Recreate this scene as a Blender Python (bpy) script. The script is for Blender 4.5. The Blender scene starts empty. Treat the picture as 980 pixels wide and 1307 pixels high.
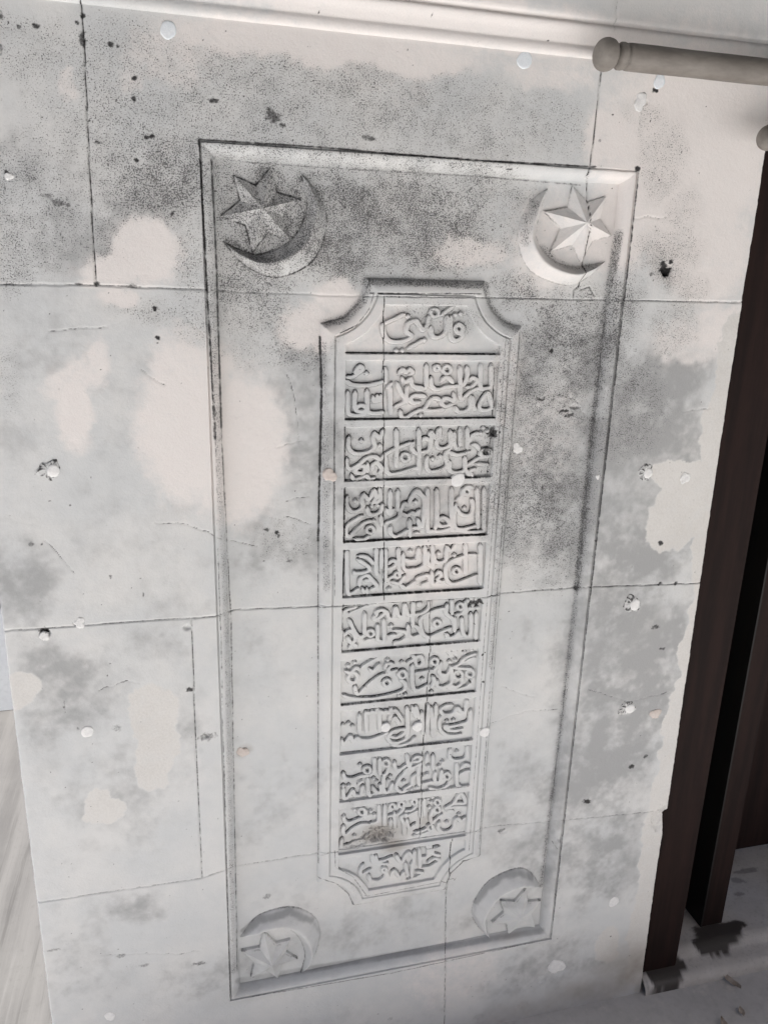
import bpy, bmesh, math, random
import numpy as np
from mathutils import Vector, Matrix

sc = bpy.context.scene
COL = sc.collection

# ------------------------------------------------------------------ camera
cam_d = bpy.data.cameras.new("camera")
cam = bpy.data.objects.new("camera", cam_d)
COL.objects.link(cam)
right = Vector((0.96928876, -0.24420, 0.02894705))
fwd = Vector((0.24204718, 0.92654994, -0.28795551))
right = (right - fwd * right.dot(fwd)).normalized()
up = right.cross(fwd).normalized()
M = Matrix((right, up, -fwd)).transposed().to_4x4()
M.translation = Vector((-0.0321, -1.1436, 1.4942))
cam.matrix_world = M
cam_d.sensor_fit = 'VERTICAL'
cam_d.sensor_height = 36.0
cam_d.sensor_width = 27.0
cam_d.lens = 27.21
cam_d.clip_start = 0.02
cam_d.clip_end = 1000
sc.camera = cam

# ------------------------------------------------------------------ world, sun, exposure
SUN_EL, SUN_AZ = 64.0, -30.0          # the sun stands in front of the wall, to the left, high above the eave
world = bpy.data.worlds.new("World")
sc.world = world
world.use_nodes = True
wn = world.node_tree
wn.nodes.clear()
sky = wn.nodes.new('ShaderNodeTexSky')
sky.sky_type = 'NISHITA'
sky.sun_disc = False
sky.sun_elevation = math.radians(SUN_EL)
sky.sun_rotation = math.radians(180 + SUN_AZ)
sky.air_density = 0.6
sky.dust_density = 4.0
sky.ozone_density = 1.0
bg = wn.nodes.new('ShaderNodeBackground')
bg.inputs['Strength'].default_value = 0.065
wo = wn.nodes.new('ShaderNodeOutputWorld')
wn.links.new(sky.outputs[0], bg.inputs['Color'])
wn.links.new(bg.outputs[0], wo.inputs['Surface'])

sun_d = bpy.data.lights.new("sun", 'SUN')
sun_d.energy = 5.0
sun_d.angle = math.radians(0.55)
sun_d.color = (1.0, 0.972, 0.935)
sun = bpy.data.objects.new("sun", sun_d)
COL.objects.link(sun)
el, az = math.radians(SUN_EL), math.radians(SUN_AZ)
sdir = Vector((math.sin(az) * math.cos(el), -math.cos(az) * math.cos(el), math.sin(el)))   # towards the sun
sun.rotation_euler = sdir.to_track_quat('Z', 'Y').to_euler()
sun.location = sdir * 20

vs = sc.view_settings
vs.view_transform = 'Standard'
vs.look = 'None'
vs.exposure = 1.53
vs.gamma = 1.0
vs.use_curve_mapping = False
sc.render.engine = 'CYCLES'
cy = sc.cycles
cy.max_bounces = 6
cy.diffuse_bounces = 5
cy.glossy_bounces = 2
cy.caustics_reflective = False
cy.caustics_refractive = False
cy.use_denoising = True

# ------------------------------------------------------------------ measured data (millimetres on the wall; origin = top left of the carved border)
ROWS=[[[1,1.0,3692,-2386,3750,-2320,3821,-2376,3766,-2450],[0,1.0,3821,-2423,3799,-2523,3702,-2561,3636,-2491,3618,-2322,3619,-2205],[0,1.0,3563,-2193,3553,-2426,3446,-2511,3347,-2502,3307,-2365],[0,1.0,3457,-2195,3645,-2063],[1,0.8,3419,-2157,3403,-2197,3361,-2215,3317,-2199,3297,-2159,3313,-2119,3355,-2102,3399,-2118],[0,1.0,3269,-2198,3255,-2327,3190,-2405,3117,-2329,3074,-2278,2966,-2318,2930,-2434,3015,-2498,2948,-2558,2785,-2596,2648,-2561,2585,-2464,2565,-2337],[0,1.0,2573,-2332,2893,-2185],[2,1.0,2948,-2217],[0,1.0,2953,-2693,3197,-2561],[2,1.0,3225,-2560],[2,1.0,2784,-2720],[2,1.0,2880,-2720],[2,1.0,3686,-2183],[2,1.0,3777,-2164]],[[0,1.0,4325,-2916,4346,-3265],[0,1.0,4150,-2917,4166,-3264,4257,-3294,4346,-3265],[0,1.0,4160,-3284,4039,-3325,3927,-3414,3852,-3489],[0,1.0,3812,-2951,3840,-3454],[0,1.0,3920,-2951,3938,-3072,3906,-3195,3866,-3249],[0,1.0,3971,-3188,4026,-3127,4102,-3175,4020,-3263,3926,-3276],[1,0.8,3663,-3005,3647,-3047,3604,-3064,3558,-3047,3538,-3005,3554,-2964,3597,-2946,3643,-2963],[1,0.8,3472,-2978,3463,-3003,3437,-3013,3411,-3003,3399,-2979,3408,-2954,3434,-2944,3460,-2954],[0,1.0,3350,-3106,3356,-3220,3409,-3290,3488,-3304,3593,-3268,3701,-3262,3808,-3249],[0,1.0,3511,-3193,3564,-3126,3651,-3140,3712,-3208],[0,1.0,3268,-2919,3279,-3240,3224,-3294,3105,-3293],[1,1.0,4294,-3368,4190,-3499,4175,-3610,4282,-3642,4385,-3591,4351,-3472],[0,1.0,4052,-3415,4069,-3567,4118,-3640],[0,1.0,4017,-3400,4015,-3587,3928,-3652,3825,-3655,3770,-3585],[0,1.0,3728,-3351,3742,-3481,3661,-3453,3582,-3445,3542,-3520,3610,-3569,3709,-3536],[0,1.0,3526,-3479,3467,-3444,3381,-3451,3301,-3559,3272,-3620,3405,-3636,3591,-3617],[0,1.0,3294,-3423,3208,-3395,3109,-3408],[0,1.0,3119,-3646,3246,-3613],[2,1.0,3214,-3702],[0,1.0,2007,-3117,2108,-3113,2181,-3078],[1,1.0,2193,-2987,2232,-2952,2267,-2993,2207,-3052,2171,-3046],[2,1.0,2336,-3059],[0,1.0,2008,-3163,2123,-3226,2286,-3240,2449,-3223,2605,-3178],[0,1.0,2620,-2967,2634,-3204],[0,1.0,2050,-3321,2059,-3627,2131,-3688,2268,-3690,2350,-3657],[0,1.0,2162,-3315,2157,-3601],[1,1.0,2177,-3601,2244,-3538,2327,-3562,2328,-3623,2226,-3635],[0,1.0,2348,-3302,2359,-3590,2419,-3658,2620,-3654],[0,1.0,2439,-3390,2462,-3477,2504,-3470,2508,-3390],[0,1.0,2504,-3470,2545,-3471,2563,-3390],[0,1.0,2704,-3244,2728,-3675],[0,1.0,2643,-3297,2730,-3204],[0,1.0,2806,-3191,2889,-3366,2940,-3433,2922,-3501,2784,-3567],[0,1.0,2886,-3112,2924,-3192,3040,-3125],[0,1.0,2829,-3072,2889,-3006,2953,-3039,3007,-3003,3051,-3045,3003,-3079],[0,1.0,3040,-3125,3062,-3246,3230,-3280],[0,1.0,2975,-3245,2966,-3366,2985,-3502],[0,1.0,3236,-3422,3108,-3394,3039,-3441,3077,-3509,3197,-3497],[0,1.0,3245,-3613,3105,-3660,2994,-3727,2909,-3732,2880,-3630],[2,1.0,3206,-3709]],[[0,1.0,3191,-3913,3227,-4642],[0,1.0,3248,-4124,3296,-4068,3370,-4105],[0,1.0,3248,-4286,3349,-4274,3391,-4190,3393,-4049,3400,-3979],[0,1.0,3351,-4028,3400,-3979,3466,-4058,3517,-3926],[0,1.0,3541,-3898,3523,-4038,3489,-4164,3558,-4237,3667,-4218,3724,-4169],[0,1.0,3711,-3943,3735,-4241],[0,1.0,3778,-3973,3781,-4142,3832,-4250,3886,-4223],[0,1.0,3870,-3911,3886,-4223],[0,1.0,3988,-3906,4018,-4255],[0,1.0,3701,-4297,3823,-4350,3941,-4339,4058,-4299],[0,1.0,4048,-4148,4085,-4035,4203,-4009],[2,1.0,4264,-3925],[2,1.0,4332,-3969],[2,1.0,4225,-4002],[2,1.0,4420,-4070],[0,1.0,4080,-4185,4171,-4208,4214,-4281],[1,1.0,4404,-4300,4312,-4276,4246,-4311,4258,-4376,4335,-4393,4409,-4373],[0,1.0,4252,-4391,4157,-4446,4035,-4522],[0,1.0,4176,-4505,4391,-4533],[0,1.0,4049,-4632,4182,-4585],[0,1.0,4087,-4641,4122,-4708],[0,1.0,3981,-4383,3993,-4579,3929,-4635,3810,-4643,3736,-4600,3732,-4456],[0,1.0,3993,-4579,4068,-4698],[0,1.0,3353,-4359,3338,-4502,3394,-4604,3511,-4608,3656,-4554,3689,-4469,3652,-4339,3714,-4255],[2,1.0,3443,-4405],[2,1.0,3565,-4365],[0,1.0,2082,-4009,2071,-4160,2141,-4265,2281,-4289,2433,-4244,2487,-4169,2463,-4051,2489,-3962],[0,1.0,2489,-3962,2554,-4053,2621,-3924],[2,1.0,2276,-4089],[0,1.0,2053,-4353,2055,-4478,2118,-4522,2256,-4449,2366,-4361,2492,-4343,2578,-4388,2674,-4306,2814,-4233,3067,-4134],[1,1.0,2182,-4580,2243,-4497,2341,-4500,2315,-4598],[0,1.0,2127,-4613,2177,-4700,2317,-4662,2373,-4650,2424,-4708,2501,-4682],[0,1.0,2382,-4431,2385,-4586],[0,1.0,2456,-4574,2467,-4476,2537,-4443,2611,-4544,2570,-4609],[0,1.0,2668,-4327,2681,-4525,2741,-4626,2885,-4619,3099,-4566,3214,-4534],[0,1.0,2824,-3913,2845,-4219,2844,-4516],[1,0.8,3054,-4368,3036,-4414,2990,-4432,2942,-4411,2921,-4365,2939,-4319,2985,-4302,3032,-4322],[0,1.0,3194,-3920,3226,-4642],[0,1.0,3116,-4114,3085,-4225,3168,-4319],[2,1.0,2572,-4171]],[[0,1.0,4344,-4905,4390,-5648],[0,1.0,4222,-4908,4284,-5604],[0,1.0,3874,-5614,4115,-5664,4394,-5664],[0,1.0,3905,-5238,3941,-5322,4035,-5371,4141,-5346,4170,-5204,4140,-5105],[2,1.0,4028,-5250],[0,1.0,3878,-5162,3855,-5295,3874,-5538,3958,-5610,4111,-5595,4270,-5557],[0,1.0,3867,-5109,3961,-5039,3986,-4943,4058,-4887,4143,-4912],[1,0.8,4102,-4965,4089,-5003,4051,-5017,4011,-5000,3993,-4961,4006,-4924,4044,-4910,4084,-4927],[0,1.0,3787,-4891,3819,-5535,3874,-5621],[0,1.0,3534,-4897,3561,-5402,3538,-5581],[0,1.0,3378,-4891,3409,-5544,3487,-5616,3654,-5625,3803,-5580],[1,1.0,3570,-5455,3656,-5388,3750,-5438,3762,-5517,3634,-5533],[0,1.0,3174,-4927,3256,-4974,3336,-5094,3326,-5540],[0,1.0,2069,-4963,2057,-5099,2130,-5210,2243,-5211,2320,-5139,2303,-5015,2340,-4938],[2,1.0,2195,-5050],[0,1.0,2340,-4938,2413,-5034,2499,-4887],[0,1.0,2506,-4865,2531,-5003,2469,-5109],[0,1.0,2584,-4847,2599,-5020,2526,-5104],[0,1.0,2399,-5157,2423,-5267,2517,-5286,2616,-5232,2642,-5124],[2,1.0,2470,-5148],[2,1.0,2559,-5138],[0,1.0,2330,-5292,2189,-5373,2077,-5455,2058,-5593,2123,-5626,2235,-5514,2362,-5418,2476,-5394],[1,0.8,2509,-5543,2493,-5584,2453,-5599,2411,-5580,2393,-5537,2409,-5496,2450,-5481,2491,-5500],[0,1.0,2188,-5682,2339,-5697,2439,-5643],[2,1.0,2505,-5395],[0,1.0,2618,-5298,2641,-5476],[0,1.0,2764,-4897,2769,-5246],[0,1.0,2887,-4887,2895,-5237],[0,1.0,2702,-5192,2763,-5290,2826,-5212],[0,1.0,2687,-5441,2796,-5409,2925,-5342,2950,-5225,3005,-5125,3064,-5156,3104,-5055,3194,-4920,3285,-4990],[2,1.0,3187,-5103],[0,1.0,2967,-5277,3042,-5329,3128,-5285,3189,-5310,3260,-5246],[0,1.0,3103,-5387,3118,-5695],[0,1.0,3236,-5386,3265,-5537,3154,-5539],[0,1.0,2798,-5484,2790,-5602,2863,-5674,2994,-5628,3081,-5573],[0,1.0,3187,-5631,3269,-5635]],[[0,1.0,4348,-5878,4394,-6606],[0,1.0,4297,-6074,4155,-6072,4002,-6108,3850,-6160,3765,-6261,3780,-6462,3859,-6561,3972,-6562,4140,-6509,4322,-6441],[1,0.8,4009,-6348,3995,-6388,3956,-6402,3915,-6383,3896,-6341,3910,-6301,3949,-6287,3990,-6307],[0,1.0,4085,-5856,4120,-6413],[0,1.0,3751,-5893,3826,-5975,3917,-5861],[2,1.0,3901,-6060],[0,1.0,3557,-6022,3555,-6127,3634,-6175,3751,-6132,3760,-5992,3773,-5902],[2,1.0,3619,-6005],[0,1.0,3507,-5845,3528,-6274],[0,1.0,3444,-5959,3438,-6141,3512,-6238],[0,1.0,3380,-5858,3391,-6166,3312,-6239,3230,-6262],[0,1.0,3276,-5894,3261,-6025,3222,-6065],[0,1.0,3238,-6453,3333,-6403,3457,-6390,3490,-6499,3340,-6553],[0,1.0,3516,-6309,3539,-6574],[0,1.0,3583,-6406,3636,-6338,3683,-6391,3629,-6473,3701,-6521,3749,-6496],[0,1.0,3576,-6534,3644,-6503],[0,1.0,2074,-5864,2098,-6554,2172,-6608,2278,-6539],[0,1.0,2253,-5976,2399,-5999,2515,-6123],[0,1.0,2254,-6031,2443,-6174,2418,-6249,2232,-6271,2199,-6234],[0,1.0,2290,-6498,2314,-6367,2419,-6318,2502,-6401,2586,-6519,2479,-6575],[0,1.0,2355,-6404,2488,-6407],[0,1.0,2561,-5851,2565,-6251,2614,-6317],[0,1.0,2648,-5870,2651,-6208],[0,1.0,2717,-5874,2724,-6416],[0,1.0,2932,-5873,2956,-6235,3020,-6310],[0,1.0,2763,-6153,2829,-6088,2911,-6128,2833,-6206,2746,-6228],[0,1.0,3031,-6065,3114,-6105,3223,-6098],[0,1.0,3013,-5960,3020,-6197,3079,-6264,3230,-6253],[2,1.0,3135,-5942],[0,1.0,2706,-6464,2785,-6399,2878,-6356],[1,0.8,2969,-6348,2958,-6379,2927,-6391,2896,-6375,2882,-6342,2894,-6311,2924,-6300,2955,-6316],[0,1.0,2827,-6451,2965,-6489,3056,-6368],[0,1.0,2993,-6520,3078,-6583,3239,-6480],[0,1.0,2344,-6530,2373,-6623],[0,1.0,2418,-6535,2427,-6627],[2,1.0,2791,-6583]],[[0,1.0,4357,-7121,4379,-7629],[0,1.0,4262,-7129,4278,-7483,4203,-7567,4131,-7470,4101,-7212],[0,1.0,4072,-7449,4004,-7534,3890,-7569,3839,-7489],[0,1.0,3968,-7171,3985,-7457],[0,1.0,3899,-6834,3918,-7130],[0,1.0,3825,-6924,3813,-7099,3927,-7205,3964,-7305],[1,0.8,4116,-6998,4102,-7039,4062,-7053,4020,-7032,4001,-6989,4015,-6948,4055,-6934,4097,-6955],[0,1.0,3966,-7142,4067,-7135,4146,-7060,4140,-6919],[2,1.0,4182,-6893],[2,1.0,4309,-6846],[2,1.0,4366,-6833],[2,1.0,4366,-7040],[2,1.0,4227,-7037],[0,1.0,3815,-7004,3603,-7031,3451,-7092,3363,-7173,3373,-7314,3433,-7468,3542,-7522,3711,-7455,3916,-7383],[1,0.8,3716,-7276,3701,-7317,3661,-7331,3620,-7310,3601,-7267,3616,-7226,3655,-7212,3697,-7233],[0,1.0,3221,-6811,3233,-7316],[0,1.0,3508,-6819,3501,-6964,3379,-7064,3254,-7083,3128,-7080],[1,0.8,3355,-6902,3348,-6920,3331,-6926,3313,-6917,3305,-6898,3311,-6880,3329,-6873,3347,-6882],[0,1.0,3207,-7321,3262,-7289,3335,-7347,3382,-7448,3285,-7484,3208,-7499],[0,1.0,2031,-6917,2257,-6857],[0,1.0,2125,-6967,2445,-6850],[0,1.0,2127,-7075,2253,-7346,2336,-7404,2396,-7373],[0,1.0,2394,-6968,2396,-7373],[0,1.0,2572,-7018,2561,-7111,2682,-7056,2762,-6990,2807,-7103,2883,-7102,2919,-6931,2979,-7081,3055,-7080,3076,-6893,3131,-7064,3209,-7085],[0,1.0,2600,-7057,2598,-6970,2679,-6948,2762,-6983],[0,1.0,3213,-6846,3232,-7300],[0,1.0,2718,-7110,2737,-7507,2675,-7516,2625,-7474,2618,-7218],[1,0.8,2556,-7358,2540,-7400,2500,-7414,2459,-7393,2441,-7348,2457,-7306,2497,-7291,2538,-7313],[0,1.0,2406,-7484,2570,-7462],[0,1.0,2051,-7371,2130,-7277,2215,-7335,2244,-7439,2174,-7499,2105,-7390],[0,1.0,2015,-7252,2025,-7456],[2,1.0,2853,-7252],[0,1.0,2884,-7336,3095,-7384,3133,-7469,3031,-7549,2947,-7563,2921,-7605],[0,1.0,2804,-7432,2943,-7429],[0,1.0,3146,-7248,3175,-7458,3282,-7497],[0,1.0,2135,-7598,2209,-7531,2271,-7589]],[[1,0.8,4178,-8307,4159,-8363,4105,-8381,4049,-8351,4023,-8291,4042,-8236,4096,-8217,4152,-8247],[0,1.0,4188,-8347,4166,-8471,4062,-8530,3956,-8479],[1,0.8,4385,-8298,4368,-8347,4320,-8363,4270,-8337,4247,-8283,4264,-8234,4311,-8218,4361,-8244],[0,1.0,4396,-8370,4308,-8518,4140,-8579,4005,-8564,3920,-8507],[0,1.0,3721,-8360,3720,-8469,3825,-8512,3969,-8449,3994,-8327,3950,-8120],[0,1.0,3769,-8009,3750,-8216,3826,-8270,3913,-8240,3952,-8151],[2,1.0,3923,-8025],[2,1.0,4029,-8005],[2,1.0,4192,-7864],[2,1.0,4315,-7829],[2,1.0,3623,-8587],[0,1.0,4418,-7919,4293,-7946,4186,-7997,4117,-8083,4010,-8142,4220,-8187,4339,-8199],[0,1.0,4218,-8047,4297,-8008,4400,-7995],[0,1.0,3895,-7792,3929,-7880,3965,-7860,3983,-7808],[0,1.0,3987,-7862,4024,-7881,4027,-7805],[0,1.0,3615,-7834,3703,-7807],[1,0.8,3710,-7996,3695,-8038,3655,-8052,3613,-8029,3593,-7984,3608,-7942,3648,-7929,3691,-7951],[0,1.0,3716,-8058,3653,-8159,3559,-8165,3300,-8184],[1,1.0,3316,-7888,3387,-7865,3442,-7977,3380,-8047,3314,-8010],[0,1.0,3163,-7979,3288,-7908,3243,-7836],[0,1.0,3250,-8018,3278,-8421,3343,-8514,3472,-8473,3542,-8434],[2,1.0,3443,-8315],[0,1.0,3622,-8264,3663,-8362,3618,-8489],[0,1.0,2039,-8460,2150,-8526,2360,-8573,2571,-8589,2783,-8575,3010,-8531,3129,-8474,3139,-8359,3051,-8288],[1,0.8,3148,-8188,3131,-8236,3085,-8252,3038,-8226,3017,-8174,3034,-8126,3080,-8111,3127,-8136],[0,1.0,2255,-8309,2281,-8456,2344,-8464,2405,-8394,2528,-8278,2673,-8179,2770,-8144],[1,0.8,2870,-8322,2854,-8366,2812,-8381,2770,-8357,2751,-8310,2767,-8266,2808,-8251,2851,-8275],[0,1.0,2753,-8051,2806,-7951,2898,-7975,2830,-8051,2861,-8115,2987,-8090],[2,1.0,2811,-7883],[2,1.0,3063,-7954],[2,1.0,3026,-8582],[2,1.0,3148,-8581],[2,1.0,2127,-7919],[2,1.0,2238,-7871],[0,1.0,2348,-7979,2511,-7884,2676,-7810],[0,1.0,2073,-8011,2170,-8051,2265,-7971,2328,-8022],[1,1.0,2144,-8116,2225,-8057,2296,-8147,2235,-8246,2145,-8206],[0,1.0,2501,-8017,2551,-8060,2612,-8014,2666,-7944],[0,1.0,3261,-8004,3258,-8287,3304,-8517],[0,1.0,3146,-7970,3230,-7933,3300,-7909]],[[0,1.0,4048,-8895,3913,-8889,3816,-8954,3868,-9054,4030,-9052,4119,-8954,4191,-9035,4273,-9038,4293,-8816],[0,1.0,3856,-9067,3801,-9176,3824,-9354,3932,-9478,4097,-9515,4234,-9510],[0,1.0,3882,-9303,3988,-9390,4132,-9416,4247,-9393],[0,1.0,4381,-9014,4353,-9230,4221,-9294,4018,-9320,3895,-9290],[2,1.0,3944,-9209],[2,1.0,4066,-9202],[0,1.0,3633,-8882,3689,-9484],[0,1.0,3717,-8835,3725,-9444],[0,1.0,3577,-8818,3585,-9412],[0,1.0,3350,-8820,3417,-9086],[0,1.0,3353,-8821,3279,-8940],[0,1.0,3464,-8948,3504,-9401],[0,1.0,2345,-8859,2346,-9244],[0,1.0,2450,-8817,2477,-9261],[0,1.0,2457,-8826,2522,-8872,2563,-8846,2614,-8876,2661,-8795],[0,1.0,2690,-8815,2717,-9260],[0,1.0,2698,-8831,2764,-8894,2806,-8868,2864,-8898,2912,-8810],[0,1.0,2869,-9057,2964,-8863,3124,-9088],[0,1.0,2928,-9088,2976,-9014,3063,-9152],[0,1.0,3193,-8827,3215,-9372,3146,-9492,2957,-9516,2866,-9407,2949,-9289,3137,-9265,3183,-9319,3041,-9414,2909,-9389],[0,1.0,2036,-9314,2066,-9421,2149,-9337,2191,-9287,2242,-9389,2305,-9326,2362,-9373,2520,-9394,2748,-9344,2862,-9294],[0,1.0,2929,-9552,3105,-9584,3280,-9542,3365,-9456],[2,1.0,2151,-9030],[2,1.0,2054,-9049],[2,1.0,2223,-9094],[0,1.0,3280,-8822,3356,-9053]],[[0,1.0,4044,-9773,4034,-9944,4107,-10029,4232,-10039,4354,-9988,4361,-9770],[2,1.0,4167,-9864],[0,1.0,4177,-10092,4210,-10557,4279,-10583],[0,1.0,4238,-10360,4346,-10307,4444,-10298],[0,1.0,4258,-10233,4336,-10145,4430,-10197],[1,0.8,4062,-10358,4047,-10403,4005,-10417,3960,-10390,3940,-10340,3955,-10294,3997,-10281,4042,-10307],[0,1.0,4082,-10430,4019,-10551,3849,-10610,3667,-10552],[0,1.0,3774,-10217,3777,-10415,3868,-10436,3897,-10219],[0,1.0,3715,-9855,3733,-10173],[2,1.0,3902,-10038],[2,1.0,3837,-10117],[2,1.0,3631,-10083],[2,1.0,3547,-10275],[2,1.0,3625,-10256],[0,1.0,3612,-9818,3587,-10017],[0,1.0,3494,-9981,3452,-10170,3478,-10462],[0,1.0,3327,-9920,3405,-9857,3501,-9900,3436,-9958,3322,-9957,3279,-10055],[0,1.0,3227,-9773,3266,-10016,3333,-10070,3492,-10011],[0,1.0,3447,-10207,3355,-10277,3334,-10425,3189,-10509],[0,1.0,3175,-10145,3253,-10081],[2,1.0,3338,-10525],[2,1.0,3446,-10510],[0,1.0,3512,-10452,3634,-10440,3729,-10423],[0,1.0,2075,-9992,2103,-10106,2220,-10146,2388,-10111,2551,-10113,2628,-10035,2627,-9777],[1,0.8,2563,-10011,2546,-10057,2504,-10070,2461,-10044,2443,-9994,2459,-9948,2501,-9934,2544,-9960],[2,1.0,2377,-9889],[0,1.0,2726,-9791,2745,-10141],[1,0.8,2904,-9919,2888,-9965,2846,-9979,2802,-9953,2783,-9902,2799,-9856,2841,-9843,2885,-9869],[0,1.0,2915,-9965,2854,-10135,2795,-10141],[0,1.0,2999,-9903,3020,-10047,3111,-10075,3222,-10001],[0,1.0,3234,-10130,3105,-10269,3051,-10435,3129,-10545,3264,-10543],[2,1.0,3189,-10349],[0,1.0,2080,-10302,2096,-10521,2174,-10503,2250,-10395,2291,-10492,2396,-10493,2434,-10326],[2,1.0,2079,-10273],[2,1.0,2177,-10280],[0,1.0,2513,-10159,2548,-10516,2607,-10518],[0,1.0,2603,-10352,2672,-10475,2765,-10489,2751,-10344],[2,1.0,2625,-10206],[2,1.0,2673,-10272],[2,1.0,2930,-10206],[2,1.0,2892,-10275],[0,1.0,2809,-10158,2821,-10475,2913,-10512,2981,-10348],[0,1.0,2339,-10290,2409,-10211]],[[1,1.0,4290,-10766,4200,-10908,4183,-10968,4289,-10977,4382,-10992,4383,-10898],[0,1.0,4175,-10967,4025,-11045,4209,-11051,4416,-11076],[0,1.0,4028,-11093,4171,-11132],[0,1.0,3961,-11161,3813,-11279,3759,-11317,3730,-11155,3786,-11007],[1,0.8,3902,-10892,3889,-10932,3852,-10944,3814,-10920,3796,-10876,3809,-10836,3846,-10824,3885,-10848],[1,0.8,3910,-11058,3895,-11102,3854,-11115,3811,-11089,3792,-11039,3806,-10995,3847,-10982,3890,-11008],[0,1.0,3914,-11327,3893,-11467,3983,-11563,4124,-11555,4205,-11472,4225,-11331,4281,-11309,4342,-11383,4416,-11315],[2,1.0,4290,-11231],[2,1.0,4057,-11367],[0,1.0,3587,-10750,3616,-11167],[0,1.0,3518,-10754,3544,-11171],[2,1.0,3664,-10785],[2,1.0,3746,-10767],[2,1.0,3737,-10862],[2,1.0,3701,-10977],[1,0.8,3454,-10814,3441,-10851,3407,-10862,3371,-10840,3355,-10798,3368,-10761,3402,-10750,3438,-10772],[0,1.0,3462,-10877,3370,-10971,3234,-10980],[0,1.0,3211,-11116,3346,-11061,3481,-11005],[0,1.0,3268,-11157,3331,-11364,3439,-11295],[0,1.0,3433,-11484,3571,-11476,3688,-11432],[1,0.8,3787,-11425,3774,-11464,3739,-11475,3702,-11452,3685,-11408,3698,-11370,3733,-11359,3770,-11382],[0,1.0,3408,-11560,3574,-11541,3754,-11500],[0,1.0,2101,-10889,2113,-11005,2196,-11054,2340,-11020,2472,-10965,2509,-10848],[1,0.8,2484,-10867,2467,-10914,2425,-10928,2381,-10900,2362,-10848,2379,-10801,2422,-10787,2465,-10815],[2,1.0,2290,-10798],[2,1.0,2589,-10877],[2,1.0,2545,-10957],[2,1.0,2658,-10968],[0,1.0,2733,-10754,2744,-11071,2676,-11134,2583,-11145],[0,1.0,2854,-10774,2855,-11245],[0,1.0,2972,-11109,2968,-11319],[0,1.0,3035,-10964,3052,-11373],[1,0.8,3039,-10849,3026,-10886,2992,-10897,2957,-10875,2942,-10834,2955,-10797,2989,-10786,3024,-10808],[1,0.8,3214,-10831,3199,-10872,3161,-10884,3122,-10860,3104,-10813,3119,-10772,3157,-10760,3196,-10784],[0,1.0,3223,-10894,3118,-11009,2929,-11040],[0,1.0,3290,-11037,3163,-11109,3226,-11261,3247,-11533],[0,1.0,2098,-11102,2094,-11271,2160,-11298,2277,-11194,2409,-11139,2556,-11156],[0,1.0,2075,-11376,2064,-11538,2177,-11569,2310,-11511,2484,-11495,2582,-11386],[2,1.0,2301,-11369]],[[0,1.0,3952,-11903,3842,-11909,3814,-12018,3962,-12095],[0,1.0,3757,-11755,3770,-12010],[0,1.0,3693,-11794,3721,-12052,3542,-12070],[0,1.0,3543,-11843,3578,-12293],[0,1.0,3457,-11878,3445,-12281],[0,1.0,3420,-12047,3339,-11919,3277,-11983,3216,-12103,3149,-12035,3102,-11926],[0,1.0,2704,-11854,2740,-11998,2868,-11996,3027,-11950],[0,1.0,2646,-11819,2681,-12012,2946,-12086],[0,1.0,2486,-12013,2425,-12139,2453,-12237,2621,-12151],[0,1.0,2587,-12270,2623,-12404,2774,-12446,2905,-12356,2921,-12195],[1,0.8,2918,-12224,2907,-12255,2880,-12263,2852,-12244,2840,-12210,2851,-12180,2878,-12171,2905,-12190],[0,1.0,3010,-12402,3070,-12274,3185,-12435,3268,-12336],[0,1.0,3282,-12123,3342,-12440],[0,1.0,3414,-12147,3427,-12482],[0,1.0,3342,-12543,3516,-12499,3628,-12435,3511,-12382],[0,1.0,3618,-12305,3773,-12309,3950,-12208,3853,-12139,3724,-12218]]]
MOULD=[[-70,56,118.1,73.3,0.5],[79,50,215.2,76.3,0.5],[261,54,209.0,54.3,0.5],[435,47,123.1,51.5,0.45],[-204,-90,76.5,77.1,0.5],[-196,89,54.3,38.8,0.45],[-158,5,56.7,64.5,0.4],[-56,-44,96.4,58.1,0.75],[81,-91,81.7,77.3,0.8],[206,-7,219.7,14.0,0.6],[-109,-114,44.9,69.8,0.45],[231,-84,201.9,68.9,0.95],[337,-106,97.8,54.6,0.8],[186,-123,74.6,53.3,0.95],[64,-169,66.0,47.8,0.7],[405,-39,73.9,37.3,0.6],[44,-88,42.5,71.3,0.6],[398,-114,62.4,38.7,0.55],[579,-243,97.5,61.6,0.85],[644,-211,42.1,74.0,0.7],[135,-254,57.9,45.0,0.45],[531,-310,83.2,101.9,0.7],[518,-464,85.7,152.1,0.7],[664,-362,88.6,93.5,0.5],[584,-549,59.4,130.2,0.55],[470,-385,30.0,117.8,0.55],[719,-143,31.2,28.7,0.7],[687,21,37.8,55.1,0.5],[640,72,34.0,21.1,0.5],[733,-55,30.7,34.5,0.45],[715,-114,56.5,35.4,0.6],[466,-180,38.9,28.9,0.6],[-15,-151,20.9,51.7,0.5],[-13,-223,32.1,53.8,0.35],[-248,-158,28.3,49.1,0.6],[343,-217,75.3,34.5,0.25],[74,-222,55.9,32.7,0.55],[73,-276,68.2,33.6,0.25],[766,-166,36.3,24.4,0.5],[747,-234,44.1,44.2,0.45],[546,-603,66.8,72.6,0.3],[152,-42,66.3,40.4,0.55],[-76,-224,62.9,18.9,0.3],[403,-384,53.3,76.7,0.2],[328,-433,78.9,77.4,0.2],[104,-564,49.3,39.0,0.3],[214,-406,62.2,87.3,0.15],[-263,-310,19.5,63.9,0.25],[46,-29,41.8,29.3,0.5]]
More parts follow.
